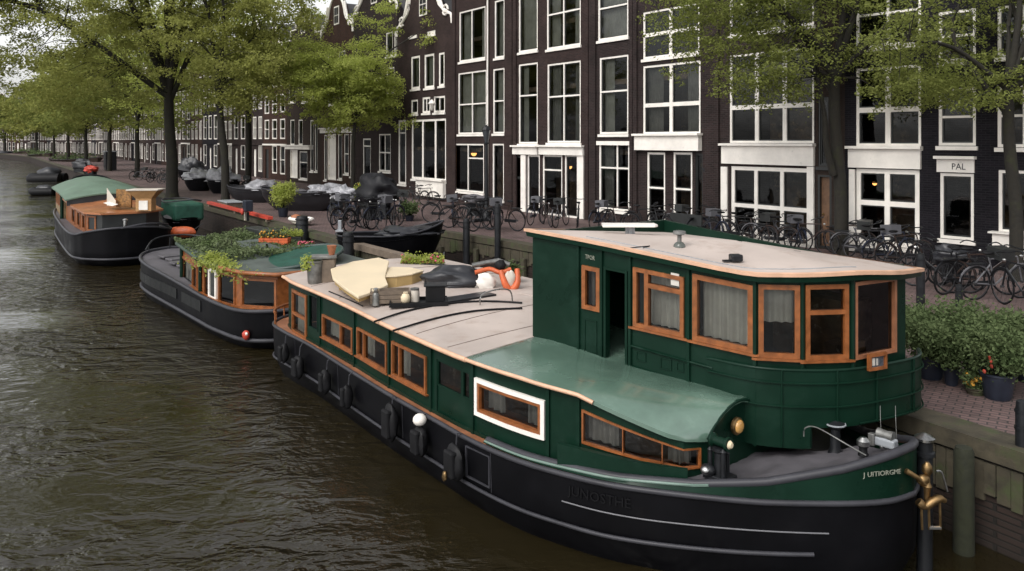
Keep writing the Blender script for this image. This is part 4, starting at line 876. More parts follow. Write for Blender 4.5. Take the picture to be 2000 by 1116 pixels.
# fenders along the hull
def fender(px, py, w_, h_, label, ball=False):
    t_ = HSf.at_x(px) if px > 620 else None
    H2 = Surf([(p_[0], p_[1]) for p_ in reversed(G.o[:m])], 0, 3, G.fr); H2.tmin = 1.9; t_ = H2.at_x(px); q_ = H2.pt(t_, 0, .12); X, Y = G.fr.w(q_); z = CZ - (py - HY) * Y / F
    n_ = H2.nrm(t_); a_ = G.fr.a + math.atan2(-n_.x, n_.y)
    o = thing('fender', label, 'fender', (X, Y, z), a_, 'fenders hanging along the black hull')
    h = 1.12 * h_ * Y / F; w2 = 1.15 * w_ * Y / F
    MB().blob((0, 0, 0), w2 / 2, .1, h / 2, .18, 1.6, seed=px, n=16, m=12).build('fender_body', RUB, o, 60)
    MB().cbox((0, .06, -.0), w2 * .62, .12, h * .78).build('fender_pad', RUB, o, bevel=.03)
    MB().tube([(0, -.02, h * .42), (.02, -.05, h * .42 + .18), (0, -.1, zr(8) - z + .02 if zr(8) - z > .2 else h * .5 + .22)], .012, 5).build('rope', RAILG, o)
    if ball: MB().blob((.0, .0, h * .72), .1, .1, .085, 0, n=14, m=9).build('white_float', WHITE, o, 60)
    if px in (903, 647): MB().blob((.03, .14, -h * .33), .045, .03, .06, .4, 3, n=8, m=6).build('brass_shackle', BRASS, o, 60)
for a_ in ((566, 690, 20, 34, 'small black fender nearest the barge stern'), (594, 717, 28, 40, 'round black fender second from the barge stern'), (648, 746, 22, 42, 'narrow black fender with brass shackle third from the barge stern'),
           (691, 775, 18, 42, 'thin upright black fender in the middle of the row'), (777, 826, 38, 62, 'big boxy black fender left of the white topped one'), (834, 862, 38, 52, 'black fender with a white float on top', True), (903, 904, 46, 60, 'large black fender with brass fitting nearest the barge bow')):
    fender(*a_)
# windlass, headlamp, bollards on the fore deck
x, y, z = at(1406, 932, 1.1)
o = thing('windlass', 'black deck windlass with a green drum beside the front bulkhead', 'windlass', (x, y, 1.08), G.fr.a)
MB().cbox((0, 0, .03), .3, .24, .06).build('base', IRON, o, bevel=.01); MB().lathe([(.07, .05), (.06, .3), (.085, .32), (.085, .36)], 14).build('post', IRON, o, 40)
mb = MB(); mb.lathe([(.02, -.13), (.08, -.13), (.08, -.1), (.055, -.08), (.055, .06), (.08, .08), (.08, .1), (.03, .12)], 14); mb.v = [(q_[2], q_[0], q_[1] + .42) for q_ in mb.v]; mb.build('drum', GREEN, o, 40)
mb = MB()
for dx, dy, hh in ((-.1, .08, .34), (.11, .03, .3), (-.02, -.11, .26), (.1, -.1, .2)): MB().lathe([(.03, .05), (.025, hh), (.035, hh + .01), (.01, hh + .04)], 10, (dx, dy, 0)).build('control_lever', IRON, o, 40)
mb = MB(); mb.lathe([(.05, 0), (.03, .03), (.0, .035)], 12); mb.v = [(q_[0] * 0 + -.13 - q_[2], q_[1] , q_[0] + .42) for q_ in mb.v]; mb.build('brass_cap', CREAM, o, 40)
x, y, z = at(1383, 932, 1.1); o = thing('deck_lamp', 'small round steel deck lamp left of the black windlass', 'lamp', (x, y, 1.1), G.fr.a); MB().blob((0, 0, .08), .09, .07, .07, 0, n=14, m=8).build('housing', IRON, o, 60); MB().blob((0, .05, .09), .06, .05, .05, 0, n=12, m=8).build('lens', STEEL, o, 60)
def bollard(name, label, px, py, z, mt, r, h, cat='bollard'):
    x, y, _ = at(px, py, z); o = thing(name, label, cat, (x, y, z)); MB().lathe([(r * 1.3, 0), (r * 1.3, .02), (r, .04), (r, h * .7), (r * 1.35, h * .75), (r * 1.35, h * .85), (r * .5, h)], 14).build('post', mt, o, 40); return o
b1 = bollard('bollard', 'chrome topped deck bollard in the middle of the bow', 1686, 890, 1.33, RUB, .045, .14); MB().lathe([(.07, .0), (.07, .05), (.03, .09)], 14, (0, 0, .12)).build('cap', STEEL, b1, 40)
x, y, z = at(1730, 872, 1.41); o = thing('fairlead', 'pale grey roller fairlead on the barge bow', 'fairlead', (x, y, 1.41), G.fr.a); MB().cbox((0, 0, .05), .24, .12, .1).build('block', ZINC, o, bevel=.02); mb = MB().lathe([(.06, -.09), (.05, 0), (.06, .09)], 12); mb.v = [(q_[2], q_[0], q_[1] + .13) for q_ in mb.v]; mb.build('roller', GALV, o, 40); MB().cbox((.13, .06, .06), .07, .07, .14).build('bitt', GALV, o, bevel=.01)
x, y, z = at(1700, 895, 1.33); o = thing('hose', 'thin grey hose looping over the fore deck', 'hose', (x, y, 1.34)); MB().tube(cr([(-.05, 0, .02), (-.25, .1, .12), (-.5, .25, .24), (-.62, .3, .22), (-.64, .3, .12)], 5), .008, 6).build('tube', GALV, o, 60)
for px, lb in ((1722, 'left'), (1752, 'right')):
    x, y, z = at(px, 872, 1.41); o = thing('mooring_wire', '%s one of two thin wires from the wheelhouse skirt to the bow deck' % lb, 'wire', (x, y, 1.39)); MB().tube([(0, 0, 0), (.01, .05, .3), (.03, .1, .45)], .0035, 5).build('wire', GALV, o); MB().blob((0, 0, .02), .025, .025, .03, 0, n=8, m=5).build('shackle', STEEL, o, 60)
x, y, z = at(1658, 895, 1.3); o = thing('winch_pot', 'dark winch pot with grey ring under the wheelhouse skirt', 'winch', (x + .05, y + .5, 1.15)); MB().lathe([(.09, 0), (.06, .08), (.055, .3), (.11, .34), (.11, .37), (.03, .4)], 14).build('drum', IRON, o, 40); MB().tube([(.115 * math.cos(a_ / 12 * 6.283), .115 * math.sin(a_ / 12 * 6.283), .36) for a_ in range(12)], .01, 5, closed=True).build('ring', ZINC, o)
# brass ornament on the stem
BX, BY = 4.52, 8.64
o = thing('bow_ornament', 'aged brass fittings hanging from the stem of the green barge', 'ornament', (BX, BY, 1.2))
MB().tube([(-.26, -.06, .13), (-.14, -.07, .06), (-.05, -.06, -.02)], [.03, .025, .02], 8).build('spout', BRASS, o, 50)
MB().lathe([(.03, -.24), (.035, -.1), (.05, -.06), (.03, -.02), (.03, .06), (.055, .1), (.05, .16), (.02, .2)], 12).build('spindle', BRASS, o, 40)
MB().tube(cr([(-.13, -.06, -.2), (-.06, -.07, -.25), (.02, -.07, -.2), (.1, -.06, -.17), (.17, -.05, -.2)], 4), [.045, .05, .05, .045, .035, .04, .045, .045, .045, .045, .045, .045, .04, .04, .03, .03, .025], 8).build('claw', BRASS, o, 50)
MB().blob((-.06, -.03, .02), .07, .05, .06, .3, 2, n=10, m=7).build('knob', BRASS, o, 60)
for dx in (-.08, .0, .12): MB().tube([(dx, -.03, -.22), (dx + .01, -.03, -.52)], .014, 6).build('rod', BRASS, o)
MB().tube([(.0, -.03, -.5), (.13, -.03, -.5)], .02, 6).build('crossbar', STEEL, o)
MB().tube(cr([(.1, 0, .1), (.16, 0, .08), (.22, 0, -.12)], 4), .012, 6).build('hook', STEEL, o)
o = thing('mooring_post', 'black mooring post with pale domed cap touching the barge bow', 'post', (4.69, 9.02, -.7)); MB().lathe([(.085, 0), (.085, 2.02), (.11, 2.03), (.11, 2.07), (.085, 2.08), (.085, 2.2)], 16).build('shaft', IRON, o, 40); MB().lathe([(.11, 2.2), (.11, 2.23), (.02, 2.28)], 16).build('cap', STEEL, o, 40)

# ---- second houseboat
near = [(-.35, 0), (-.27, .8), (.04, 1.46), (.62, 1.84), (2, 1.9), (3.1, 1.83), (5.8, 1.62), (8, 1.5), (9.3, 1.26), (10.0, .78), (10.3, 0)]
ff = Hull('houseboat', 'black houseboat with plants growing over its roof and a green oval skylight', 'houseboat', -4.6, 19.4, math.atan2(.731, -.682), near, 1.0, 'houseboats in the canal')
z2 = lin([(-.4, .95), (1, .9), (3, .93), (6, 1.02), (9, 1.15), (10.3, 1.28)])
ff.skin('hull', [ff.ring(z2), ff.ring(.5, .02, .02), ff.ring(.22, .04, .05), ff.ring(0, .2, .25), ff.ring(-.6, .7, .8)], HBLK)
ff.rail('rub_rail', z2, .05, RAILG); ff.rail('lower_strake', lambda x: .24 + .0 * x + .1 * max(0, (x - 6) / 4), .05, RAILG, ip=.03, is_=.03)
ff.deck('deck', lambda x: z2(x) - .03, TARP)
cb = [(6.0, .75), (5.85, 1.22), (3.2, 1.66), (1.9, 1.74), (.9, 1.64), (.12, 1.15), (-.02, .2), (.1, -1.3), (5.9, -1.35), (6.0, .74)]
c2z = lin([(0, 1.74), (3.2, 1.80), (6, 1.92)])
CS = Surf(cb, lambda t: .88, lambda t: c2z(CS0.xy(t).x), ff.fr); CS0 = CS
w2 = [(CS.rect(346, 386, 499, 560, 520, 572), 'a'), (CS.rect(410, 425, 520, 583, 528, 590), 'd'), (CS.rect(399, 408, 522, 585), 's'), (CS.rect(428, 460, 531, 594, 537, 598), 'o'), (CS.rect(472, 541, 543, 601, 545, 603), 'b')]
gridwall(MB(), CS, [(0, CS.L, 0, 1)], [r for r, k in w2], 0, -.06, step=.5).build('cabin_side', WOOD, ff.rt)
for r, k in w2:
    if k == 'a': wo = window(ff.rt, CS, r, WOOD, .07, (.7,), (), .04, o0=.03, o1=-.05, glass=GLASSB); i_ = inset(CS, r, .09); gridwall(MB(), CS, [(i_[0], i_[0] + (i_[1] - i_[0]) * .62, i_[2], i_[3])], [(i_[0] + .35, i_[0] + .5, i_[2], i_[3] - .25)], -.07, -.1).build('inner_shutter', WHITE, wo)
    elif k == 'd': do = gridwall(MB(), CS, [r], [inset(CS, r, .09)], .05, 0).build('door', WHITE, ff.rt); gridwall(MB(), CS, [inset(CS, r, .09)], [], .02, .01).build('door_panel', DARKW, do)
    elif k == 'b': window(ff.rt, CS, r, WOOD, .06, (), (), o0=.03, o1=-.05, glass=GLASSB)
    elif k == 's': window(ff.rt, CS, r, WOOD, .03, (), (), o0=.02, o1=-.05, glass=GLASSB)
    else: window(ff.rt, CS, r, WOOD, .05, (), (), o0=.03, o1=-.05, glass=GLASSB)
t_ = CS.at_x(394); MB().tube([CS.pt(t_, 0, .04), CS.pt(t_, 1.0, .04)], .05, 6).build('corner_post', GREEN, ff.rt); MB().tube([CS.pt(.55, 0, .04), CS.pt(.55, 1.0, .04)], .05, 6).build('corner_post', GREEN, ff.rt)
gridwall(MB(), CS, [(0, CS.L - 2, .0, .07)], [], .09, .002, step=.4).build('sill', WOOD, ff.rt)
ro = [(x + (.1 if x > 3 else -.12), y + (.12 if y > 0 else -.1)) for x, y in cb[:-1]]
cc = (2.8, .1); lp_ = lambda k, dz: [(cc[0] + (x - cc[0]) * k, cc[1] + (y - cc[1]) * k, c2z(x) + .12 * (1 - k) + dz) for x, y in ro] 
mb = MB(); rows = [lp_(k, .07) for k in (1, .85, .6, .3, .02)]; mb.sheet([r + [r[0]] for r in [lp_(1, 0)] + rows]); mb.build('roof', mat('grey_green_roof', (.07, .085, .075), .6, nz=(2, .3)), ff.rt, 30)
e_ = lp_(1, .02); MB().tube(e_[0:3], .06, 8).build('roof_edge', mat('moss_green_paint', (.03, .055, .035), .5), ff.rt, 60); MB().tube(e_[3:8], .055, 8).build('roof_edge', WOOD, ff.rt, 60)
MB().cbox((5.2, -.9, 2.12), 1.5, .5, .3, .0).build('roof_box', DARKW, ff.rt, bevel=.02)
# skylight
SKY_ = (1.15, .0); ws = [(SKY_[0] + 1.28 * math.cos(a_) * .8 + .35 * math.sin(a_), SKY_[1] + 1.0 * math.sin(a_) - .5 * math.cos(a_), 0) for a_ in np.linspace(0, 2 * math.pi, 33)[:-1]]
dome = MB(); rows = []
for k in (1, .8, .5, .2, .01): rows.append([(SKY_[0] + (x - SKY_[0]) * k, SKY_[1] + (y - SKY_[1]) * k, 1.95 + .14 * (SKY_[1] - y) * k * 0 + .14 * (SKY_[1] - (SKY_[1] + (y - SKY_[1]) * k)) + .05 * (1 - k * k)) for x, y, _ in ws])
dome.sheet([r + [r[0]] for r in rows]); sk = dome.build('skylight', mat('deep_green_canvas', (.006, .06, .04), .5, nz=(3, .3), nz2=(30, (.05, .14, .10), .66, .6), bump=(9, .6)), ff.rt, 60)
MB().tube([(x, y, 1.95 + .14 * (SKY_[1] - y)) for x, y, _ in ws], .045, 8, closed=True).build('skylight_rim', mat('green_grey_rim', (.03, .05, .045), .45), sk, 60)
dk = MB()
for q in range(3): dk.tube([(6.2 + q, -.5 + .3 * q, z2(7) + .05), (7.4 + q * .6, .3, z2(7) + .06)], .04, 6)
for i in range(4): MB().cbox((7.0 + i * .62, .15 + .08 * (i % 2), z2(7 + i * .6) + .05), .5, 1.5 - .12 * i, .06, .05).build('hatch_cover', TARP, ff.rt, bevel=.015)
MB().tube(cr([(9.6, 1.0, 1.35), (10.2, .5, 1.62), (10.3, -.3, 1.68), (9.7, -1.0, 1.62), (8.0, -1.45, 1.6), (6.4, -1.5, 1.85)], 5), .028, 6).build('hand_rail', IRON, ff.rt, 60)
for (x, y, z) in ((9.9, .8, 1.5), (10.25, 0, 1.62), (9.4, -1.1, 1.6), (7.8, -1.4, 1.6)): MB().tube([(x, y, 1.1), (x, y, z)], .018, 5).build('stanchion', IRON, ff.rt)
MB().tube(cr([(9.4, -1.2, 1.5), (7.6, -1.6, 1.72), (6.2, -1.7, 2.0), (5.2, -1.6, 2.12)], 5), .11, 8).build('furled_canopy', RUB, ff.rt, 60)
for i, (a_, b_) in enumerate(((330, 345), (355, 392))):
    r = Surf([(q_[0], q_[1]) for q_ in reversed(ff.o[:ff.n])], 0, 1, ff.fr); t0, t1 = r.at_x(a_), r.at_x(b_); gridwall(MB(), r, [(t0, t1, .52, .8)], [], .012, -.02, step=.3).build('port_hatch', mat('dark_port_glass', (.008, .009, .009), .35, spec=.2), ff.rt)
o = thing('red_buoy', 'small red and white float hanging on the black hull of the planted houseboat', 'buoy', (*P(483, 653, .38), .38)); MB().blob((0, -.08, 0), .09, .08, .11, .15, n=12, m=8).build('float', RED, o, 60); MB().blob((.03, -.14, .04), .035, .03, .04, 0, n=8, m=6).build('cap', WHITE, o, 60)
# plants on the roof
g = np.random.default_rng(4)
def scatter(n, fn, cl=1): return np.array([fn(g) for _ in range(n)])
def rp(g):
    s_ = g.uniform(1.9, 6.0); y = g.uniform(-1.0, 1.78 - .12 * max(0, s_ - 3)); s_ = s_ if mn.noise(Vector((s_ * 1.1, y * 1.1, 3))) > -.12 or y > 1.2 else g.uniform(2.4, 4.2); k = mn.noise(Vector((s_ * 1.1, y * 1.1, 3))); h = max(0.02, .16 + .28 * k) * (1.3 if y > .6 and s_ < 3.6 else .8); 
    return (s_, y, c2z(s_) + .12 + h * g.random() - (.1 if y > 1.55 else 0))
rp_o = thing('roof_plants', 'loose green plants spilling over the edge of the black houseboat roof', 'plants', ff.rt.location, ff.fr.a); rp_o.location = ff.rt.location
leaf_obj('foliage', scatter(9000, rp), .042, LEAFE, rp_o, 3, .3); 
def rpb(g):
    a = g.random() * 6.28; q = abs(g.normal()) * .35; return (2.2 + q * math.cos(a) * 2.2, 1.72 + q * math.sin(a) * .35, 1.88 + g.normal() * .09 - .15 * q)
leaf_obj('hanging_foliage', scatter(2600, rpb), .045, LEAFC, rp_o, 4)
st_ = MB()
for i in range(60):
    s_, y, z = rp(g); st_.tube([(s_, y, c2z(s_) + .08), (s_ + .03, y, z + .12)], .006, 3)
st_.build('stems', BARK, rp_o)
def bush(name, label, cat, loc, r, h, n, ls, mt, seed=1, pot=None, ph=.3, pr=.25, flowers=None, group=None, potm=None, lift=0):
    o = thing(name, label, cat, loc, 0, group); gg = np.random.default_rng(seed)
    if pot: MB().lathe([(pr * .72, 0), (pr * .8, .04), (pr, ph * .92), (pr * 1.08, ph * .93), (pr * 1.08, ph), (pr * .9, ph), (pr * .9, ph - .05)], 20).build('pot', potm or POTM, o, 40)
    nc = 34; d = gg.normal(size=(nc, 3)); d /= np.linalg.norm(d, axis=1)[:, None]; rad = gg.random(nc)[:, None] ** .45; c = d * rad * np.array([r, r, h * .5]) + np.array([0, 0, ph + h * .5 + lift])
    ix = gg.integers(0, nc, n); cr2 = (.24 + .14 * gg.random(nc))[ix][:, None] * r
    C_ = c[ix] + gg.normal(size=(n, 3)) * cr2 * np.array([.75, .75, .55]); C_[:, 2] = np.maximum(C_[:, 2], ph * .75)
    mb = MB()
    for k in range(0, nc, 2): mb.tube([(0, 0, ph - .03), tuple(c[k] * .5 + np.array([0, 0, .1])), tuple(c[k])], [.014, .01, .004], 4, caps=False)
    mb.build('stems', BARK, o); leaf_obj('foliage', C_, ls, mt, o, seed, .3)
    if flowers: 
        mb = MB(); F_ = C_[gg.integers(0, n, flowers[1])]
        for p_ in F_:
            if len(flowers) > 2 and (p_[0] - flowers[2][0]) ** 2 + (p_[1] - flowers[2][1]) ** 2 + (p_[2] - flowers[2][2]) ** 2 > flowers[3] ** 2: continue
            mb.blob((p_[0], p_[1] - .02, p_[2]), flowers[4] if len(flowers) > 4 else .03, .03, .03, .3, n=6, m=4)
        mb.build('flowers', flowers[0], o, 60)
    return o
YEL = mat('yellow_petals', (.55, .27, .03), .7); PINK = mat('pink_petals', (.45, .08, .12), .7); REDF = mat('red_petals', (.32, .04, .02), .7)
def crate(name, label, px, py, z, w_, d_, h, mt, ang=0, flow=None, mt2=LEAFE, nl=500):
    x, y = P(px, py, z); o = thing(name, label, 'planter', (x, y, z), ang)
    mb = MB()
    for k in range(3):
        z0 = h * k / 3 + .005; mb.box(-w_ / 2, w_ / 2, -d_ / 2, -d_ / 2 + .015, z0, z0 + h / 3 - .01).box(-w_ / 2, w_ / 2, d_ / 2 - .015, d_ / 2, z0, z0 + h / 3 - .01).box(-w_ / 2, -w_ / 2 + .015, -d_ / 2 + .015, d_ / 2 - .015, z0, z0 + h / 3 - .01).box(w_ / 2 - .015, w_ / 2, -d_ / 2 + .015, d_ / 2 - .015, z0, z0 + h / 3 - .01)
    mb.box(-w_ / 2 + .016, w_ / 2 - .016, -d_ / 2 + .016, d_ / 2 - .016, 0.006, h * .8); mb.build('box', mt, o)
    gg = np.random.default_rng(int(px)); C_ = np.stack([gg.uniform(-w_ / 2, w_ / 2, nl), gg.uniform(-d_ / 2, d_ / 2, nl), h + np.abs(gg.normal(size=nl)) * h * .5], 1); leaf_obj('foliage', C_, .035, mt2, o, 3)
    if flow:
        mb = MB()
        for p_ in C_[:30]: mb.blob(tuple(p_), .03, .03, .025, .3, n=6, m=4)
        mb.build('flowers', flow, o, 60)
    return o
crate('flower_box', 'orange slatted flower box with yellow flowers on the planted houseboat roof', 537, 478, 2.0, .8, .35, .2, OPAINT, .0, YEL)
crate('flower_box', 'dark box of leafy herbs right of the orange flower box', 570, 472, 2.0, .6, .3, .16, DARKW, 0, None, LEAFC, 900)
crate('flower_box', 'small tray of pink flowers behind the green oval skylight', 597, 482, 1.95, .45, .25, .08, CLAY, 0, PINK, LEAFE, 120)

# ---- third houseboat
near = [(0, 0), (.15, .75), (.7, 1.38), (1.2, 1.66), (2.5, 1.88), (8, 1.9), (12.5, 1.8), (14.2, 1.4), (15, 0)]
T3 = Hull('houseboat', 'far houseboat with faded green roof and varnished orange brown cabin', 'houseboat', -14.9, 30.9, math.atan2(.835, -.55), near, 1.0, 'houseboats in the canal')
z3 = lin([(0, 1.52), (.7, 1.36), (1.3, 1.22), (4, 1.18), (12, 1.25), (15, 1.4)])
T3.skin('hull', [T3.ring(z3), T3.ring(.6, .02, .02), T3.ring(.3, .04, .05), T3.ring(0, .3, .4), T3.ring(-.6, .8, .9)], HBLK)
T3.rail('rub_rail', z3, .05, RAILG); T3.rail('lower_strake', .3, .05, RAILG, ip=.05, is_=.06); T3.deck('deck', lambda x: z3(x) - .03, TARP)
cb3 = [(9.0, 1.52), (5, 1.46), (2.1, 1.28), (1.35, .8), (1.3, -.8), (2, -1.4), (9, -1.4), (9.02, 1.5)]
C3 = Surf(cb3, 1.17, lambda t: 1.93 + .02 * C30.xy(t).x, T3.fr); C30 = C3
w3 = [C3.rect(a_, b_, 398 + (a_ - 140) * .35, 436 + (a_ - 140) * .45) for a_, b_ in ((141, 147), (151, 157), (161, 167), (171, 188))]
w3 = [(a_, b_, .12, .9) for a_, b_, c_, d_2 in w3]
gridwall(MB(), C3, [(0, C3.d[2], 0, 1)], w3, 0, -.06, step=.8).build('cabin_side', WOOD, T3.rt); gridwall(MB(), C3, [(C3.d[2], C3.L, 0, 1)], [], 0, -.06, step=.8).build('cabin_front', DARKW, T3.rt)
for r in w3: window(T3.rt, C3, r, WOOD, .07, (), (), o0=.03, o1=-.05, glass=GLASSB)
ro = [(x + (.12 if x > 8 else -.2), y * 1.1) for x, y in cb3[:-1]]; cc3 = (5, 0); l3 = lambda k, dz: [(cc3[0] + (x - cc3[0]) * k, y * k, 1.95 + .02 * x + .16 * (1 - k) + dz) for x, y in ro]
mb = MB(); mb.sheet([r + [r[0]] for r in [l3(1, -.02), l3(1, .05), l3(.8, .05), l3(.4, .05), l3(.02, .05)]]); mb.build('cabin_roof', mat('orange_brown_roof', (.34, .13, .05), .4, nz=(2, .2), coat=.3), T3.rt, 30)
G3 = Surf([(14.2, -1.6), (14.2, 1.62), (9.2, 1.62), (9.2, -1.6), (14.19, -1.6)], 1.2, 2.42, T3.fr)
gw = [(3.3 + .35 + i * 1.0, 3.3 + .95 + i * 1.0, .35, .85) for i in range(4)]
gridwall(MB(), G3, [(0, G3.L, 0, 1)], gw, 0, -.06, step=.9).build('aft_cabin', mat('ochre_panel', (.2, .14, .07), .6, nz=(5, .5)), T3.rt)
for r in gw: window(T3.rt, G3, r, WOOD, .06, (.5,), (), o0=.02, o1=-.05, glass=GLASSB)
t_ = 3.22 + 4.95; MB().tube([G3.pt(t_, 0, .05), G3.pt(t_, 1, .05)], .09, 6).build('corner_post', GREEN, T3.rt)
rows = []
for i, s_ in enumerate(np.linspace(14.5, 5.4, 12)):
    k = 1 if s_ > 9 else (s_ - 5.4) / 3.6 * .5 + .5; rows.append([(s_ - .5 * (q > 0) * 0, 1.8 * q, 2.44 + .55 * (1 - abs(q) ** 1.8) * (1 if s_ > 9 else (.45 + .55 * (s_ - 5.4) / 3.6)) - (0 if s_ > 9 else (9 - s_) * .03)) for q in np.linspace(1, -1, 11)])
mb = MB(); mb.sheet(rows); mb.sheet([[(a_, b_, c_ - .06) for a_, b_, c_ in r] for r in rows]); mb.sheet([rows[-1], [(a_, b_, c_ - .06) for a_, b_, c_ in rows[-1]]]); mb.sheet([[r[0] for r in rows], [(r[0][0], r[0][1], r[0][2] - .06) for r in rows]])
mb.build('green_roof', GREENF, T3.rt, 40)
MB().sheet([[(5.45 + .02, b_ * .97, c_ - .07) for a_, b_, c_ in rows[-1]], [(5.45, b_ * .97, 2.06) for a_, b_, c_ in rows[-1]]]).build('canopy_front', BTARP, T3.rt)
MB().sheet([[(a_, 1.72, c_ - .02) for a_, b_, c_ in [r[0] for r in rows[6:]]], [(a_, 1.55, 2.12) for a_, b_, c_ in [r[0] for r in rows[6:]]]]).build('canopy_side', BTARP, T3.rt)
MB().tube(cr([(0.0, .3, 1.5), (.1, -.6, 1.62), (.9, -1.45, 1.5), (2, -1.75, 1.35)], 4), .04, 6).build('bow_rail', RAILG, T3.rt, 60)
MB().tube(cr([(13.8, 1.2, 2.5), (14.6, .6, 2.95), (14.6, -.6, 2.95), (13.8, -1.3, 2.5)], 5), .06, 6).build('stern_hoop', IRON, T3.rt, 60)
MB().lathe([(.07, 0), (.07, .35), (.11, .37), (.05, .42)], 10, (.35, .1, 1.42)).build('bollard', STEEL, T3.rt, 40)
x, y = P(285, 412, 2.05); o = thing('wooden_funnel', 'flared wooden ventilation box with a white panel on the far houseboat roof', 'ventilator', (x, y, 2.06), .1)
mb = MB(); mb.add([(-.3, -.28, 0), (.3, -.28, 0), (.3, .28, 0), (-.3, .28, 0), (-.3, -.28, .5), (.3, -.28, .5), (.3, .28, .5), (-.3, .28, .5), (-.58, -.45, .82), (.58, -.45, .82), (.58, .45, .82), (-.58, .45, .82)], [(0, 3, 2, 1), (0, 1, 5, 4), (1, 2, 6, 5), (2, 3, 7, 6), (3, 0, 4, 7), (4, 5, 9, 8), (5, 6, 10, 9), (6, 7, 11, 10), (7, 4, 8, 11), (8, 9, 10, 11)]); mb.build('box', mat('light_wood', (.4, .22, .09), .45, nz=(5, .2)), o)
MB().box(-.17, .17, -.31, -.282, .05, .42).build('white_panel', WHITE, o); MB().prism([(-.62, -.48), (.62, -.48), (.62, .48), (-.62, .48)], .822, .88).build('lid', WHITE2, o, bevel=.02)
x, y = P(226, 408, 2.1); o = thing('deck_chair', 'white shell deck chair with an open back on the far houseboat roof', 'chair', (x, y, 2.1), -.3)
mb = MB(); mb.sheet([[(.9 * (j / 8 - .5), .35 * (i / 5) - .2, .12 + .12 * abs(j / 8 - .5) * 2 + .05 * i / 5) for j in range(9)] for i in range(6)]); mb.build('seat', WHITE, o, 60)
mb = MB(); mb.sheet([[(-.55 + .45 * (j / 6), .1, .1 + .75 * (i / 5) * (1 - .7 * j / 6)) for j in range(7)] for i in range(6)]); mb.build('backrest', WHITE2, o, 60); MB().cbox((.1, .35, .4), .75, .08, .75).build('wicker_panel', mat('wicker', (.2, .1, .03), .7, nz=(14, .8)), o)

# ---- things standing on the green barge
def onroof(px, py, z=2.1): x, y = P(px, py, z); return (x, y, z)
def slab(poly, h, z, mt, name, par, tz=None):
    mb = MB(); n = len(poly); c = [(a_, b_) for a_, b_ in poly]; mb.add([(a_, b_, z + (tz(a_, b_) if tz else 0)) for a_, b_ in c] + [(a_, b_, z + h + (tz(a_, b_) if tz else 0)) for a_, b_ in c], [tuple(range(n - 1, -1, -1)), tuple(range(n, 2 * n))] + [(i, (i + 1) % n, n + (i + 1) % n, n + i) for i in range(n)])
    return mb.build(name, mt, par, bevel=.012)
o = thing('folded_board', 'larger cream folded board tilted on the barge roof', 'board', (0, 0, 0)); ps = [P(x, y, 2.35) for x, y in ((646, 528), (688, 517), (740, 511), (760, 516), (752, 540), (758, 552), (730, 562), (700, 570), (672, 556), (650, 542))]
cx0 = sum(a_ for a_, b_ in ps) / 10; cy0 = sum(b_ for a_, b_ in ps) / 10; o.location = (cx0, cy0, 2.12); ps = [(a_ - cx0, b_ - cy0) for a_, b_ in ps]
slab(ps, .05, .18, CREAM, 'board', o, lambda a_, b_: .05 * b_); slab([(a_ * .93, b_ * .93) for a_, b_ in ps], .07, .10, CREAMD, 'underside', o, lambda a_, b_: .05 * b_); MB().cbox((0, 0, .05), .8, .6, .1).build('support', CREAMD, o)
o = thing('folded_board', 'smaller cream board with ochre edge right of the tilted one', 'board', (0, 0, 0)); ps = [P(x, y, 2.3) for x, y in ((738, 530), (765, 524), (800, 525), (828, 531), (806, 538), (775, 542), (752, 543))]
cx0 = sum(a_ for a_, b_ in ps) / 7; cy0 = sum(b_ for a_, b_ in ps) / 7; o.location = (cx0, cy0, 2.1); ps = [(a_ - cx0, b_ - cy0) for a_, b_ in ps]
slab(ps, .03, .2, CREAM, 'board', o); slab([(a_ * .96, b_ * .96) for a_, b_ in ps], .2, 0, CREAMD, 'box', o)
x, y, z = onroof(762, 588); o = thing('wooden_crate', 'low weathered wooden crate in front of the cream boards', 'crate', (x, y, 2.08), .15)
mb = MB()
for k in range(3): mb.box(-.32, .32, -.15, -.13, .005 + k * .075, .07 + k * .075).box(-.32, .32, .13, .15, .005 + k * .075, .07 + k * .075).box(-.34, -.32, -.15, .15, .005 + k * .075, .07 + k * .075).box(.32, .34, -.15, .15, .005 + k * .075, .07 + k * .075)
mb.box(-.31, .31, -.125, .125, .01, .15); mb.build('box', PLANK, o)
x, y, z = onroof(734, 592); o = thing('metal_flask', 'grey metal flask beside the wooden crate', 'flask', (x, y, 2.06)); MB().lathe([(.06, 0), (.06, .18), (.05, .2), (.035, .22), (.04, .26)], 14).build('body', GALV, o, 40); MB().lathe([(.045, .26), (.045, .29), (.02, .3)], 12).build('cap', STEEL, o, 40)
x, y, z = onroof(818, 590); o = thing('black_tray', 'black rectangular tray holding pots on the beige barge roof', 'tray', (x, y, 2.07), .12)
mb = MB(); mb.box(-.5, .5, -.28, .28, 0, .02).box(-.5, .5, -.28, -.26, .02, .07).box(-.5, .5, .26, .28, .02, .07).box(-.5, -.48, -.26, .26, .02, .07).box(.48, .5, -.26, .26, .02, .07); mb.build('tray', RUB, o)
tx, ty = x, y
o = thing('plastic_tub', 'black square plastic tub with lid on the tray', 'tub', (tx + .28, ty + .08, 2.095), .1); MB().prism([(-.17, -.15), (.17, -.15), (.17, .15), (-.17, .15)], 0, .28).build('tub', RUB, o, bevel=.02); MB().cbox((0, 0, .295), .4, .34, .025).build('lid', IRON, o, bevel=.008); MB().tube([(-.17, .0, .3), (-.17, 0, .42), (-.16, 0, .3)], .01, 5).build('handle', IRON, o)
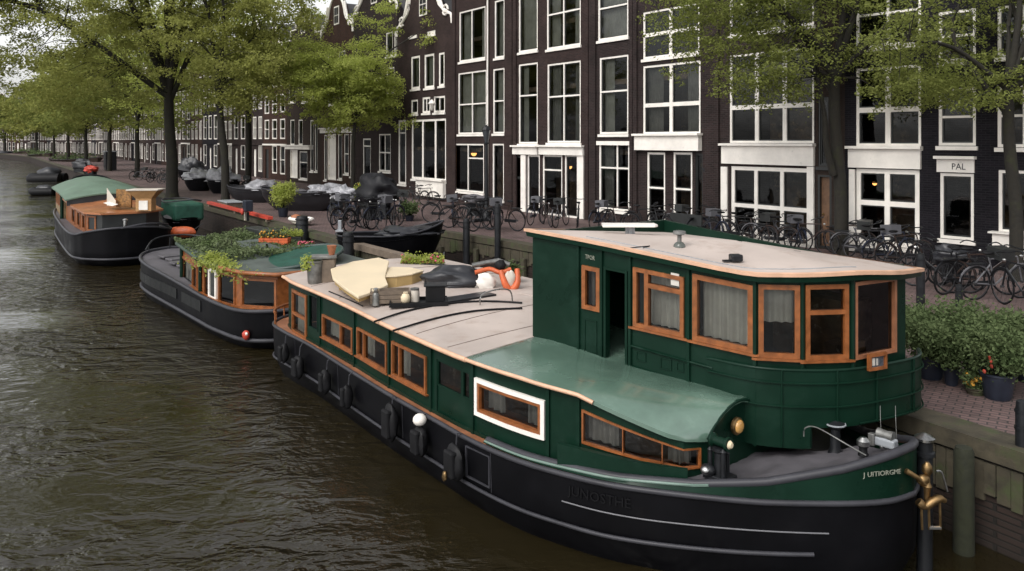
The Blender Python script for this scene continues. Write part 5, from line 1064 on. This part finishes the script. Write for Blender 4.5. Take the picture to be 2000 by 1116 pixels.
o = thing('clay_jar', 'round cream clay jar on the black tray', 'jar', (tx - .22, ty - .08, 2.095)); MB().lathe([(.05, 0), (.08, .04), (.085, .1), (.06, .15), (.035, .17), (.045, .19)], 14).build('jar', CREAM, o, 60)
o = thing('glass_jar', 'grey glass jar with white contents behind the clay jar', 'jar', (tx - .08, ty + .08, 2.095)); MB().lathe([(.08, 0), (.085, .16), (.075, .2)], 14).build('jar', WHITE2, o, 40); MB().lathe([(.08, .2), (.08, .23)], 14).build('lid', GALV, o, 40)
x0_, y0_, z = onroof(862, 590); x1_, y1_, _ = onroof(958, 575)
o = thing('long_plank', 'long black plank lying from the tray towards the quay', 'plank', ((x0_ + x1_) / 2, (y0_ + y1_) / 2, 2.09), math.atan2(y1_ - y0_, x1_ - x0_)); MB().cbox((0, 0, .02), math.hypot(x1_ - x0_, y1_ - y0_), .35, .04).build('board', IRON, o, bevel=.005)
x, y, z = onroof(970, 592); o = thing('steel_hoop', 'thin curved steel grab hoop at the end of the long plank', 'rail', (x, y, 2.05), .4); MB().tube(cr([(-.3, 0, 0), (-.28, 0, .2), (0, 0, .28), (.25, 0, .24), (.3, 0, 0)], 4), .014, 6).build('hoop', STEEL, o, 60)
x, y, z = onroof(892, 557); o = thing('covered_dinghy', 'black tarpaulin bag covering a small dinghy on the barge roof', 'dinghy', (x, y, 2.08), .05)
MB().blob((0, 0, .12), .62, .42, .26, .32, 1.8, seed=5, n=28, m=16, flat=-.12).build('cover', BTARP, o, 70); MB().tube([(.6 * math.cos(a_ / 20 * 6.283), .41 * math.sin(a_ / 20 * 6.283), .1) for a_ in range(20)], .03, 6, closed=True).build('seam', BTARP, o, 60)
x, y, z = onroof(966, 560); o = thing('rescue_float', 'red and white folded rescue floats right of the black covered dinghy', 'float', (x, y, 2.08), .2)
MB().tube(cr([(.1, -.1, .34), (.16, -.2, .12), (.26, -.22, -.02), (.4, -.2, .1), (.42, -.1, .36)], 5), [.05 + .02 * math.sin(i / 20 * 3.14) for i in range(21)], 8).build('red_float', OPAINT, o, 60)
MB().blob((.27, -.17, .18), .1, .05, .15, .3, 2, seed=3).build('white_pad', WHITE2, o, 60)
MB().tube(cr([(-.38, 0, .3), (-.1, 0, .36), (.1, -.1, .3), (.3, -.1, .36)], 4), .045, 8).build('red_strap', OPAINT, o, 60)
MB().blob((-.2, -.1, .12), .2, .1, .16, .5, 2.5, seed=8).build('white_float', WHITE, o, 60); MB().tube([(-.42, .1, .42), (.1, .1, .5), (.3, .05, .42)], .05, 8).build('grey_roll', GALV, o, 60); MB().blob((.12, .0, .42), .1, .09, .1, .4, 3, seed=6).build('dark_knot', RUB, o, 60)
x, y, z = onroof(1000, 566, 1.9); bush('potted_plant', 'small leafy potted plant in a red bowl left of the wheelhouse back wall', 'plant', (x, y, 2.02), .2, .3, 700, .035, LEAFD, 9, True, .12, .14, None, None, RED)
x, y, z = onroof(628, 548); o = thing('plant_bucket', 'tall weathered bucket and wooden box at the stern of the barge roof', 'bucket', (x, y, 2.05), .1)
MB().lathe([(.13, 0), (.15, .05), (.16, .42), (.175, .43), (.175, .46), (.15, .46)], 16, (-.12, -.05, 0)).build('bucket', GALV, o, 40); MB().cbox((.14, .02, .24), .26, .26, .48).build('wooden_box', PLANK, o, bevel=.01); MB().cbox((.05, 0, .53), .5, .3, .06, .1).build('lid', GALV, o, bevel=.01)
MB().lathe([(.04, .0), (.07, .12), (.1, .25)], 10, (.2, .0, .5)).build('pot', CLAY, o, 40)
leaf_obj('foliage', np.random.default_rng(2).normal(size=(260, 3)) * np.array([.07, .06, .08]) + np.array([-.24, -.1, .42]), .04, LEAFC, o, 2)
crate('flower_trough', 'flower trough with white posts at the quay side of the barge roof', 826, 527, 2.0, .95, .3, .16, DARKW, .0, PINK, LEAFC, 1100)
for dx in (793, 858):
    pass
# on the wheelhouse roof
x, y = P(1228, 467, 3.42); o = thing('roof_table', 'low white table with a grey folding foot on the wheelhouse roof', 'table', (x, y, 3.41), .05)
MB().prism([(-.42, -.15), (.36, -.18), (.42, -.1), (.42, .15), (-.38, .2)], .2, .235).build('table_top', WHITE, o, bevel=.008); MB().cbox((.02, 0, .1), .05, .08, .2).build('leg', ZINC, o); MB().cbox((.02, 0, .1), .14, .03, .2).build('brace', ZINC, o); MB().tube([(-.1, -.05, .015), (.1, .03, .02)], .02, 6).build('foot', IRON, o)
x, y = P(1327, 496, 3.36); o = thing('roof_lantern', 'glass deck lantern with a bell shaped top on the wheelhouse roof', 'lantern', (x, y, 3.37)); MB().blob((0, 0, .08), .085, .085, .08, 0, n=16, m=8).build('glass', mat('smoked_glass', (.09, .1, .09), .1), o, 60); MB().lathe([(.03, .15), (.03, .24), (.09, .26), (.085, .3), (.02, .31)], 14).build('bell_top', GALV, o, 40); MB().lathe([(.05, 0), (.055, .01)], 12).build('base', IRON, o); MB().tube([(.085, 0, .02), (.1, -.02, .06), (.14, 0, .01)], .012, 5).build('bracket', IRON, o)
x, y = P(1437, 506, 3.4); o = thing('roof_vent', 'small black box vent on the wheelhouse roof', 'vent', (x, y, 3.37), .1); MB().cbox((0, 0, .045), .15, .14, .09).build('box', IRON, o, bevel=.02); MB().cbox((-.1, 0, .01), .14, .05, .02).build('foot', IRON, o)
x, y = P(1552, 499, 3.36); o = thing('mooring_cleat', 'tiny black cleat near the far edge of the wheelhouse roof', 'cleat', (x, y, 3.37)); MB().tube([(-.08, 0, .03), (0, 0, .04), (.08, 0, .03)], .014, 6).build('horn', IRON, o); MB().lathe([(.02, 0), (.015, .03)], 8).build('foot', IRON, o)
x, y = P(1255, 487, 3.43); o = thing('roof_stay', 'thin bent black stay lying beside the white roof table', 'stay', (x, y, 3.44)); MB().tube([(-.25, -.05, 0), (-.05, 0, .02), (.1, .02, .03), (.0, -.04, .01)], .008, 5).build('rod', IRON, o)
# ------------------------------------------------------------------ bicycles
def make_bike(mt, label, basket=None, box=None):
    o = thing('bicycle', label, 'bicycle', (0, 0, -50), 0, 'bicycles parked along the quay')
    for x in (-.54, .54):
        wh = MB(); wh.tube([(x - .0 + 0, -.03, .345), (x, .03, .345)], .025, 8)
        for k in range(14):
            a_ = k / 14 * 6.283; wh.tube([(x, .02 * (-1) ** k, .345), (x + .31 * math.cos(a_), 0, .345 + .31 * math.sin(a_))], .0022, 3, caps=False)
        wh.tube([(x + .312 * math.cos(k / 22 * 6.283), 0, .345 + .312 * math.sin(k / 22 * 6.283)) for k in range(22)], .011, 4, closed=True)
        w_ = wh.build('wheel', mat('dull_rim_metal', (.07, .07, .075), .5, .6), o, 60); MB().tube([(x + .33 * math.cos(k / 22 * 6.283), 0, .345 + .33 * math.sin(k / 22 * 6.283)) for k in range(22)], .018, 5, closed=True).build('tyre', RUB, w_, 60)
    m_ = MB(); b = (-.08, 0, .3); s_ = (-.26, 0, .82); h = (.38, 0, .86); h2 = (.42, 0, .72)
    for a_, c_ in ((b, s_), (b, h2), (s_, h), ((-.54, 0, .345), b), ((-.54, 0, .345), (-.22, 0, .72)), (h, h2), (h2, (.54, 0, .345))): m_.tube([a_, c_], .017, 6)
    m_.tube([(-.28, 0, .86), (-.26, 0, .8)], .014, 6); m_.build('frame', mt, o, 60)
    MB().blob((-.3, 0, .95), .13, .075, .035, .1, n=10, m=6).build('saddle', RUB, o, 60)
    MB().tube(cr([(.22, -.28, .98), (.36, -.24, 1.04), (.38, 0, 1.02), (.36, .24, 1.04), (.22, .28, .98)], 3), .013, 6).build('handlebar', IRON, o, 60)
    for x in (-.54, .54): MB().tube([(x + .365 * math.cos(k / 8 * 2.6 + .4), 0, .345 + .365 * math.sin(k / 8 * 2.6 + .4)) for k in range(9)], .018, 4).build('mudguard', mt, o, 60)
    MB().cbox((-.55, 0, .74), .36, .12, .02).build('rack', IRON, o); MB().cbox((-.3, .03, .33), .46, .02, .1).build('chain_guard', IRON, o, bevel=.01)
    MB().lathe([(.03, 0), (.035, .03), (.02, .05)], 8, (.47, 0, .84)).build('headlight', STEEL, o)
    if basket: MB().prism([(-.16, -.18), (.16, -.18), (.16, .18), (-.16, .18)], .82, 1.05).build('basket', basket, o)
    return o
PR = [make_bike(IRON, 'x'), make_bike(mat('grey_frame', (.12, .12, .13), .4), 'x', basket=DARKW), make_bike(mat('brown_frame', (.035, .022, .018), .4), 'x'), make_bike(mat('navy_frame', (.015, .02, .04), .35), 'x', basket=mat('bicycle_crate', (.09, .09, .1), .6))]
PRN = ['black framed', 'grey framed with front basket', 'brown framed', 'navy framed with crate']
used = set()
def facang(px): a, b = facpt(px - 20), facpt(px + 20); return math.atan2(b[1] - a[1], b[0] - a[0])
SCL = {'between the sloops and the basin': 1.3, 'near the black lamp post': 1.25}
ROWS = [('before the black and dark brick houses', [(1662, 500), (1690, 508), (1716, 515), (1744, 522), (1768, 528), (1806, 548), (1836, 566), (1878, 572), (1915, 575), (1948, 585), (1996, 606)]),
        ('before the three window shop', [(1428, 476), (1452, 479), (1478, 484), (1502, 486), (1527, 490), (1552, 492), (1578, 496)]),
        ('before the plum brick house', [(1262, 456), (1290, 460), (1330, 462), (1368, 468), (1392, 474)]),
        ('before the white entrance posts', [(1048, 438), (1068, 441), (1096, 443), (1128, 446), (1176, 450), (1208, 452)]),
        ('near the black lamp post', [(872, 436), (888, 441), (908, 446), (930, 448), (948, 450), (968, 452), (984, 450)]),
        ('between the sloops and the basin', [(652, 436), (668, 442), (684, 448), (706, 452), (728, 450), (750, 446), (768, 440), (784, 430)]),
        ('at the white shop window plinth', [(812, 400), (826, 402)]),
        ('left of the thickest elm trunk', [(272, 352), (284, 353), (296, 355), (306, 356), (318, 358), (328, 360)]),
        ('behind the slim elm', [(452, 376), (466, 376), (482, 378), (500, 382)])]
rb_ = random.Random(5)
for rn, lst in ROWS:
    for i, (px, py) in enumerate(lst):
        k = (i * 3 + len(rn)) % 4 if rb_.random() < .75 else 0
        x, y = P(px, py, ST); a_ = facang(px) + rb_.choice([0.1, .5, .8, 1.2, 1.9, -.3, 2.6, 3.3]) + rb_.uniform(-.2, .2)
        lb = '%s bicycle from the left in the row %s' % (ordn[i], rn) if len(lst) > 2 else '%s bicycle of the pair %s' % (['left', 'right'][i], rn)
        if k not in used: o = PR[k]; used.add(k); o.location = (x, y, ST); o.rotation_euler = (0, 0, a_); o['label'] = lb
        else: o = dup(PR[k], (x, y, ST), a_, lb)
        o.rotation_euler[0] = rb_.uniform(-.1, .1); o.scale = (SCL.get(rn, 1.14),) * 3
for k in range(4):
    if k not in used:
        for c_ in list(PR[k].children_recursive) + [PR[k]]: bpy.data.objects.remove(c_)
# covered cycles
def covered(name, label, px, py, w_, d_, h, mt, seed, cat='covered cycle', lift=.45):
    x, y = P(px, py, ST); o = thing(name, label, cat, (x, y, ST), facang(px) * .4)
    MB().blob((0, 0, lift + h / 2), w_ / 2, d_ / 2, h / 2, .55, 2.0, seed=seed, n=26, m=16).build('cover', mt, o, 70)
    MB().cbox((0, 0, (lift + .2) / 2 + .12), w_ * .62, d_ * .6, lift + .1).build('cargo_box', IRON, o, bevel=.06)
    for sx in (-1, 1):
        wh = MB().tube([(sx * w_ * .33 + .27 * math.cos(k / 16 * 6.283), 0, .3 + .27 * math.sin(k / 16 * 6.283)) for k in range(16)], .03, 5, closed=True)
        for k in range(8): wh.tube([(sx * w_ * .33, 0, .3), (sx * w_ * .33 + .27 * math.cos(k / 8 * 6.283), 0, .3 + .27 * math.sin(k / 8 * 6.283))], .004, 3)
        wh.build('wheel', RUB, o, 60)
    MB().cbox((0, 0, lift), w_ * .7, d_ * .5, .1).cbox((0, 0, lift * .6), w_ * .5, d_ * .6, lift * .7).build('frame', IRON, o); return o
covered('cargo_bicycle', 'tall cargo bicycle under a big black folded cover behind the bicycles', 738, 428, 2.0, 1.1, 1.5, mat('folded_black_cover', (.008, .008, .010), .5, spec=.25, nz=(2, .3), bump=(3, .9)), 2, lift=.5)
covered('scooter', 'motor scooter under a silver cover left of the big black cover', 668, 422, 1.4, .7, .65, STARP, 4, 'scooter', .75)
covered('cargo_bicycle', 'cargo bicycle with a grey roll on top beside the black lamp post', 930, 430, 1.3, .6, .35, TARP, 6, lift=.8)
covered('cargo_bicycle', 'black covered cargo bicycle standing among the bicycles at the dark brick houses', 1858, 560, .8, .5, .5, BTARP, 9, lift=.5)
covered('scooter', 'red motor scooter on the quay far left beside the black cabinet', 178, 344, 1.5, .9, .7, RED, 7, 'scooter', .3)
covered('scooter', 'black covered scooter left of the red scooter', 158, 338, 2.4, .9, 1.2, BTARP, 8, 'scooter', .3)

SLH = mat('sloop_grey_black', (.018, .018, .021), .4, nz=(2, .3))
# ------------------------------------------------------------------ small boats
def sloop(name, label, x, y, ang, Lb, B, z0, fb, mt, rise=.3, group='small boats by the quay', railm=RAILG, inner=None):
    near = [(0, 0), (Lb * .04, B * .3), (Lb * .12, B * .6), (Lb * .28, B * .9), (Lb * .5, B), (Lb * .8, B * .9), (Lb * .96, B * .7), (Lb, B * .45), (Lb + .02, 0)]
    h = Hull(name, label, 'boat', x, y, ang, near, 1, group, z0); zf = lambda q: fb + rise * max(0, 1 - q / Lb * 1.6) ** 2 + .12 * max(0, q / Lb - .6)
    h.skin('hull', [h.ring(zf), h.ring(lambda q: zf(q) * .6, .25 * B, .03 * Lb), h.ring(lambda q: zf(q) * .3, .7 * B, .09 * Lb), h.ring(0, 1.25 * B, .2 * Lb)], mt)
    h.rail('rub_rail', zf, .035, railm); h.deck('floor', lambda q: zf(q) - .16, inner or TARP); h.zf = zf
    return h
def cover_on(h, mt, f0, f1, hh, seed, name='cover'):
    Lb = h.Lb; B = max(q[1] for q in h.near); MB().blob((Lb * (f0 + f1) / 2, 0, h.zf(Lb * .5) + .02), Lb * (f1 - f0) / 2, B * .92, hh, .5, 2.2, seed=seed, n=28, m=16, flat=-.1).build(name, mt, h.rt, 70)
x, y = P(490, 412, ST); h = sloop('sloop', 'grey and black sloop with plants and a silver cover resting on the quay', x + .3, y + .6, R(-8), 4.4, .95, ST, .95, SLH, .25); cover_on(h, STARP, .62, .98, .36, 3); cover_on(h, TARP, .08, .55, .14, 5)
x, y = P(437, 396, ST); h = sloop('sloop', 'black sloop with a pale silver cover behind the slim elm', x, y + .6, R(-10), 3.3, .85, ST, .8, SLH, .2); cover_on(h, STARP, .35, .9, .45, 8)
x, y = P(350, 374, ST); h = sloop('covered_boat', 'silver covered boat just right of the thickest elm trunk', x, y + 1, R(-14), 2.2, .8, ST, .9, HBLK, .1); cover_on(h, STARP, .02, .98, .55, 10)
x, y = P(394, 379, ST); h = sloop('covered_boat', 'grey covered boat between the two elm trunks', x, y + 1, R(-14), 2.3, .8, ST, .9, HBLK, .1); cover_on(h, STARP, .05, .98, .75, 12)
x, y = P(346, 352, ST); h = sloop('covered_boat', 'black hooded boat with a raised cover behind the silver covered one', x, y, R(-10), 2.6, .9, ST, .9, HBLK, .3); cover_on(h, BTARP, .1, .98, .95, 14)
x, y = P(864, 478, .4); h = sloop('sloop', 'black wooden sloop with a high stem floating in the small basin', -2.55, 29.6, math.atan2(-.35, -1), 3.9, .85, .25, 1.25, HBLK, .42, inner=BTARP); cover_on(h, BTARP, .05, .6, .2, 15)
MB().tube([(-.02, 0, .5), (.02, 0, .2), (.1, 0, -.3)], .02, 6).build('stem_rope', ZINC, h.rt)
x, y = P(372, 440, .3); h = sloop('covered_motorboat', 'small motorboat with deep green canopy moored beyond the far houseboat', -15.5, 38.3, math.atan2(.818, -.575), 3.6, .8, 0, 1.0, HBLK, .2)
mb = MB(); mb.prism([(.3, -.7), (3.2, -.7), (3.3, .7), (.3, .7)], 1.0, 1.85); mb.build('canopy', mat('green_canvas', (.012, .07, .045), .6, nz=(3, .3), bump=(5, .6)), h.rt, bevel=.12); cover_on(h, TARP, .05, .98, .3, 22, 'canopy_top'); bpy.data.objects[h.rt.children[-1].name].location.z = .85
x, y = P(404, 436, .7); o = thing('orange_float', 'small orange float between the planted houseboat and the quay', 'float', (-15.1, 36.4, .5)); MB().blob((0, 0, .2), .6, .3, .26, .2, seed=2).build('float', OPAINT, o, 60); MB().tube([(.5, 0, .3), (.9, .1, .6)], .02, 5).build('rope', RAILG, o)
for i, (px, py, lb) in enumerate(((67, 381, 'nearer of two black inflatable dinghies at the left of the far houseboat'), (67, 354, 'farther of two black inflatable dinghies at the left of the far houseboat'))):
    x, y = P(px, py, 0); sc = y / 72 * (1.0 if py > 370 else 1.35); o = thing('inflatable_dinghy', lb, 'dinghy', (x + .9 * sc, y, 0), .1, 'black inflatable dinghies')
    MB().tube(cr([(.95 * sc, -.5 * sc, .3), (-.5 * sc, -.55 * sc, .3), (-.95 * sc, 0, .36), (-.5 * sc, .55 * sc, .3), (.95 * sc, .5 * sc, .3)], 4), .36 * sc, 10).build('tube', RUB, o, 60)
    MB().blob((.1 * sc, 0, .5 * sc), .75 * sc, .5 * sc, .42 * sc, .3, seed=i + 3).build('cover', BTARP, o, 70)
BRH = mat('brown_grey_hull', (.10, .075, .06), .6, nz=(1, .3))
for i, (xa, xb, yb, yt, lb, mt) in enumerate(((192, 112, 334, 300, 'nearest of the brown boats with plants moored far along the quay', BRH), (97, 58, 320, 294, 'middle brown boat with plants moored far along the quay', BRH), (56, 19, 312, 291, 'farthest brown boat moored along the quay before the distant houses', BRH), (17, -20, 311, 296, 'black covered boat at the left edge of the photo before distant houses', HBLK))):
    a, b = P(xa, yb - 2, 0), P(xb, yb - 6, 0); Y = a[1]; Lb = math.hypot(a[0] - b[0], a[1] - b[1]); Lb = min(Lb, 16); fb = .55 * (yb - yt) * Y / F
    h = sloop('moored_boat', lb, a[0], a[1], math.atan2(b[1] - a[1], b[0] - a[0]), Lb, Lb * .17, 0, fb, mt, fb * .3, 'boats moored far along the quay')
    gg = np.random.default_rng(i); n = 900
    if i < 3: leaf_obj('plants', np.stack([gg.uniform(Lb * .1, Lb * .9, n), gg.normal(size=n) * Lb * .08, fb + np.abs(gg.normal(size=n)) * fb * .3], 1), .18, LEAFD, h.rt, i)
    else: cover_on(h, BTARP, .05, .95, fb * .6, 3)
x, y = P(215, 333, ST); o = thing('utility_cabinet', 'black utility cabinet with pale top on the quay far left', 'cabinet', (x, y, ST), facang(215)); MB().cbox((0, 0, 1.15), 2.0, 1.2, 2.2).build('body', IRON, o, bevel=.04); MB().cbox((0, 0, 2.3), 2.2, 1.4, .1).build('top', ZINC, o); MB().cbox((0, -.61, 1.2), 1.6, .02, 1.7).build('door', RUB, o)
# red beam and things on the quay edge
x0, y0 = P(408, 402, 1.33); x1, y1 = P(528, 434, 1.33); an = math.atan2(y1 - y0, x1 - x0); o = thing('barrier_beam', 'long red painted beam lying on the quay edge beyond the planted houseboat', 'barrier', (x0, y0, ST + .01), an); Lb = math.hypot(x1 - x0, y1 - y0)
MB().box(0, Lb, -.12, .12, .12, .26).build('beam', RED, o, bevel=.01)
for k in (.3, Lb * .5, Lb - .3): MB().box(k - .1, k + .1, -.1, .1, 0, .119).build('foot', PLANK, o)
x, y = P(484, 432, ST); o = thing('pump_box', 'dark blue pump box on a white stand at the red beam', 'box', (x, y, ST), an); MB().cbox((0, 0, .68), .45, .35, .5).build('box', POTM, o, bevel=.03); MB().cbox((-.35, 0, .35), .1, .1, .7).build('stand', WHITE2, o); MB().blob((-.15, -.2, .42), .12, .08, .14, .2).build('red_float', RED, o, 60); MB().cbox((0, 0, .2), .1, .1, .4).build('leg', IRON, o)
x, y = P(588, 440, ST); o = thing('white_tub_boat', 'tiny white dinghy with brown cushion lying on the quay by a mooring post', 'dinghy', (x, y, ST), an + .3); MB().tube([(.62 * math.cos(k / 18 * 6.283), .36 * math.sin(k / 18 * 6.283), .26) for k in range(18)], .075, 8, closed=True).build('rim', WHITE, o, 60); MB().blob((0, 0, .14), .56, .32, .14, .1).build('hull', WHITE2, o, 60); MB().blob((-.3, 0, .32), .22, .2, .12, .3).build('cushion', CLAY, o, 60)
x, y = P(450, 404, ST); o = thing('stone_block', 'low pale stone block at the foot of the slim elm', 'block', (x, y, ST), an); MB().cbox((0, 0, .13), 1.7, .8, .26).build('stone', PLANK, o, bevel=.04); MB().cbox((0, 0, .29), 1.9, .9, .06).build('slab', ZINC, o, bevel=.02)
# posts
def post(px, Y, ztop, r, label, zb=-.5, name='mooring_post', bands=True, mt=IRON):
    X = (px - 1000) * Y / F; o = thing(name, label, 'post', (X, Y, zb)); h = ztop - zb
    MB().lathe([(r, 0), (r, h - .12), (r * .85, h - .02), (r * .3, h)], 14).build('shaft', mt, o, 40)
    if bands:
        for f_ in (.12, .32): MB().lathe([(r * 1.15, h - f_ - .03), (r * 1.15, h - f_)], 14).build('band', mt, o, 40)
    return o
post(590, 31.2, 1.95, .24, 'thick dark mooring post in the water right of the white dinghy')
post(680, 27.0, 1.8, .19, 'black mooring post standing before the left end of the jetty beam')
post(911, 29.6, 2.0, .13, 'left black mooring post against the inner basin wall')
post(972, 28.4, 2.65, .11, 'right taller mooring post against the inner basin wall')
o = post(1798, 16.6, 2.55, .085, 'tall black bollard left of the potted shrubs', ST, 'street_bollard')
post(1873, 16.8, 1.86, .075, 'shorter black bollard behind the potted shrubs', ST, 'street_bollard')
post(1997, 9.35, 1.85, .075, 'black bollard at the quay edge by the right picture edge', ST, 'street_bollard')
x, y = P(664, 452, ST); o = thing('street_bollard', 'small grey square bollard before the silver covered scooter', 'bollard', (x, y, ST)); MB().cbox((0, 0, .22), .14, .14, .44).build('post', ZINC, o, bevel=.02); MB().cbox((0, 0, .03), .3, .3, .06).build('foot', ZINC, o)
X = 5.75; o = thing('timber_pile', 'thick mossy timber pile standing before the quay wall right of the bow', 'pile', (5.38, 9.45, -.6)); MB().lathe([(.12, 0), (.115, 1.2), (.11, 1.8), (.09, 1.85)], 14).build('pile', mat('green_mossy_pile', (.016, .018, .008), .9, nz=(5, .4), bump=(9, .8)), o, 40)
# lamps
def streetlamp(px, Y, ztop, label, r=.06, s=1):
    X = (px - 1000) * Y / F; o = thing('street_lamp', label, 'street lamp', (X, Y, ST)); h = ztop - ST
    MB().lathe([(r * 2.2, 0), (r * 2.2, .3), (r * 1.3, .4), (r, .9), (r * .8, h - .75 * s), (r * 1.8, h - .72 * s), (r * .8, h - .68 * s)], 12).build('post', IRON, o, 40)
    MB().lathe([(.07 * s, h - .68 * s), (.17 * s, h - .2 * s), (.18 * s, h - .18 * s)], 8).build('lantern_glass', mat('lamp_glass_dark', (.05, .055, .06), .15), o); MB().lathe([(.21 * s, h - .19 * s), (.14 * s, h - .08 * s), (.05 * s, h - .04 * s), (.02 * s, h)], 8).build('lantern_roof', IRON, o); return o
streetlamp(950, 35.5, 5.6, 'tall black street lamp before the brown house with the drainpipe', .09, 1.15)
streetlamp(1381, 30.5, 3.95, 'small grey lantern on a thin post before the plum brick house', .04, .9)
rt, S, fr, W = HS[8]; t_ = S.at_x(858); v_ = S.v_at(t_, 205); q_ = S.pt(t_, v_, .5); o = thing('wall_lantern', 'white lantern hanging from a bracket on the neck gable house', 'lantern', (*fr.w(q_[:2]), ST + q_[2]), fr.a)
MB().lathe([(.04, -.35), (.2, .05), (.22, .07)], 8).build('glass', CURT, o); MB().lathe([(.26, .06), (.14, .18), (.03, .3)], 8).build('cap', WHITE, o); MB().tube([(0, 0, .3), (0, 0, .4), (0, .5, .4)], .025, 6).build('bracket', IRON, o)
# lamps glowing in the rooms
GLOW = mat('lamp_glow', (1.0, .42, .12), .5, emis=3.0, nz=None)
def pend(px, py, hi, label, r=.12, d=.7):
    rt, S, fr, W = HS[hi]; t_ = S.at_x(px); v_ = S.v_at(t_, py); q_ = S.pt(t_, v_, -d); o = thing('pendant_lamp', label, 'lamp', (*fr.w(q_[:2]), ST + q_[2]), fr.a, 'lamps glowing behind the windows')
    MB().blob((0, 0, 0), r, r, r, 0, n=12, m=8).build('bulb', GLOW, o, 60); MB().lathe([(r * .5, r), (r * 1.2, r * .1)], 10).build('lamp_shade', CLAY, o); MB().tube([(0, 0, r), (0, 0, r + .4)], .01, 4).build('cord', IRON, o)
pend(905, 300, 7, 'orange lamp glowing behind the ground floor window by the drainpipe', .16)
pend(1090, 326, 6, 'orange lamp glowing above the white framed entrance', .13)
pend(1118, 378, 6, 'small warm lamp low behind the right entrance window', .07)
pend(1335, 345, 4, 'warm lamp in the right shop opening of the plum house', .08)
pend(1688, 360, 1, 'dim warm lamp in the tall two bay shop window', .07)
pend(866, 285, 8, 'orange lamp in the right pane of the big white shop window', .1)
pend(1345, 442, 4, 'small amber lamp standing low in the plum house window', .07)
# potted shrubs right
x, y = P(1816, 738, ST); bush('potted_shrub', 'wide green shrub in a big dark pot, leftmost of the potted shrubs', 'shrub', (x, y, ST), .56, .68, 7500, .03, LEAFD, 31, True, .36, .22, None, 'potted shrubs on the quay')
x, y = P(1858, 752, ST); bush('potted_shrub', 'small dark pot with a ring rim and sparse leaves between the shrubs', 'shrub', (x, y, ST), .3, .5, 2500, .028, LEAFD, 32, True, .26, .11, None, 'potted shrubs on the quay')
x, y = P(1905, 735, ST); bush('potted_shrub', 'tall middle green shrub behind the pot with red flowers', 'shrub', (x, y, ST), .52, .75, 6500, .03, LEAFD, 33, True, .3, .18, None, 'potted shrubs on the quay')
x, y = P(1905, 770, ST); bush('potted_shrub', 'low clump of yellow flowers beside the pot with red flowers', 'shrub', (x, y, ST), .17, .26, 1200, .024, LEAFD, 34, True, .1, .14, (YEL, 26), 'potted shrubs on the quay', MOSS)
x, y = P(1948, 778, ST); bush('potted_shrub', 'green shrub with red flowers in a round blue black pot', 'shrub', (x, y, ST), .42, .62, 5500, .028, LEAFD, 35, True, .36, .22, (REDF, 330, (-.22, -.22, .5), .16, .018), 'potted shrubs on the quay')
x, y = P(2008, 745, ST); bush('potted_shrub', 'rightmost green shrub cut by the picture edge', 'shrub', (x, y, ST), .5, .75, 5500, .03, LEAFD, 36, True, .3, .2, None, 'potted shrubs on the quay')
x, y = P(1775, 655, ST); bush('potted_shrub', 'small shrub half hidden behind the leftmost potted shrub', 'shrub', (x, y, ST), .5, .3, 2600, .035, LEAFD, 37, True, .15, .2, None, 'potted shrubs on the quay')
x, y = P(553, 424, ST); bush('potted_shrub', 'tall bright shrub in a dark tub before the grey sloop', 'shrub', (x, y, ST), .5, 1.35, 3000, .055, LEAFC, 38, True, .45, .25, None, 'potted shrubs on the quay')
x, y = P(800, 432, ST); bush('potted_shrub', 'small flowering plant at the stem of the basin sloop', 'shrub', (x, y, ST), .45, .6, 1800, .05, LEAFD, 39, True, .25, .2, (PINK, 8), 'potted shrubs on the quay')
x, y = P(699, 418, ST); bush('potted_shrub', 'yellow green plant between the silver and black covers', 'shrub', (x, y, ST), .35, .9, 1500, .05, LEAFC, 40, True, .6, .18, (YEL, 8), 'potted shrubs on the quay')
x, y = P(1375, 470, ST); o = thing('street_bench', 'dark tub shaped bench before the plum brick house', 'bench', (x - .8, y, ST), facang(1375)); MB().cbox((0, 0, .45), 1.5, .45, .06).build('seat', DARKW, o); MB().cbox((0, .22, .75), 1.5, .05, .4).build('backrest', DARKW, o)
for sx in (-.6, .6): MB().cbox((sx, 0, .21), .08, .4, .42).build('leg', IRON, o)
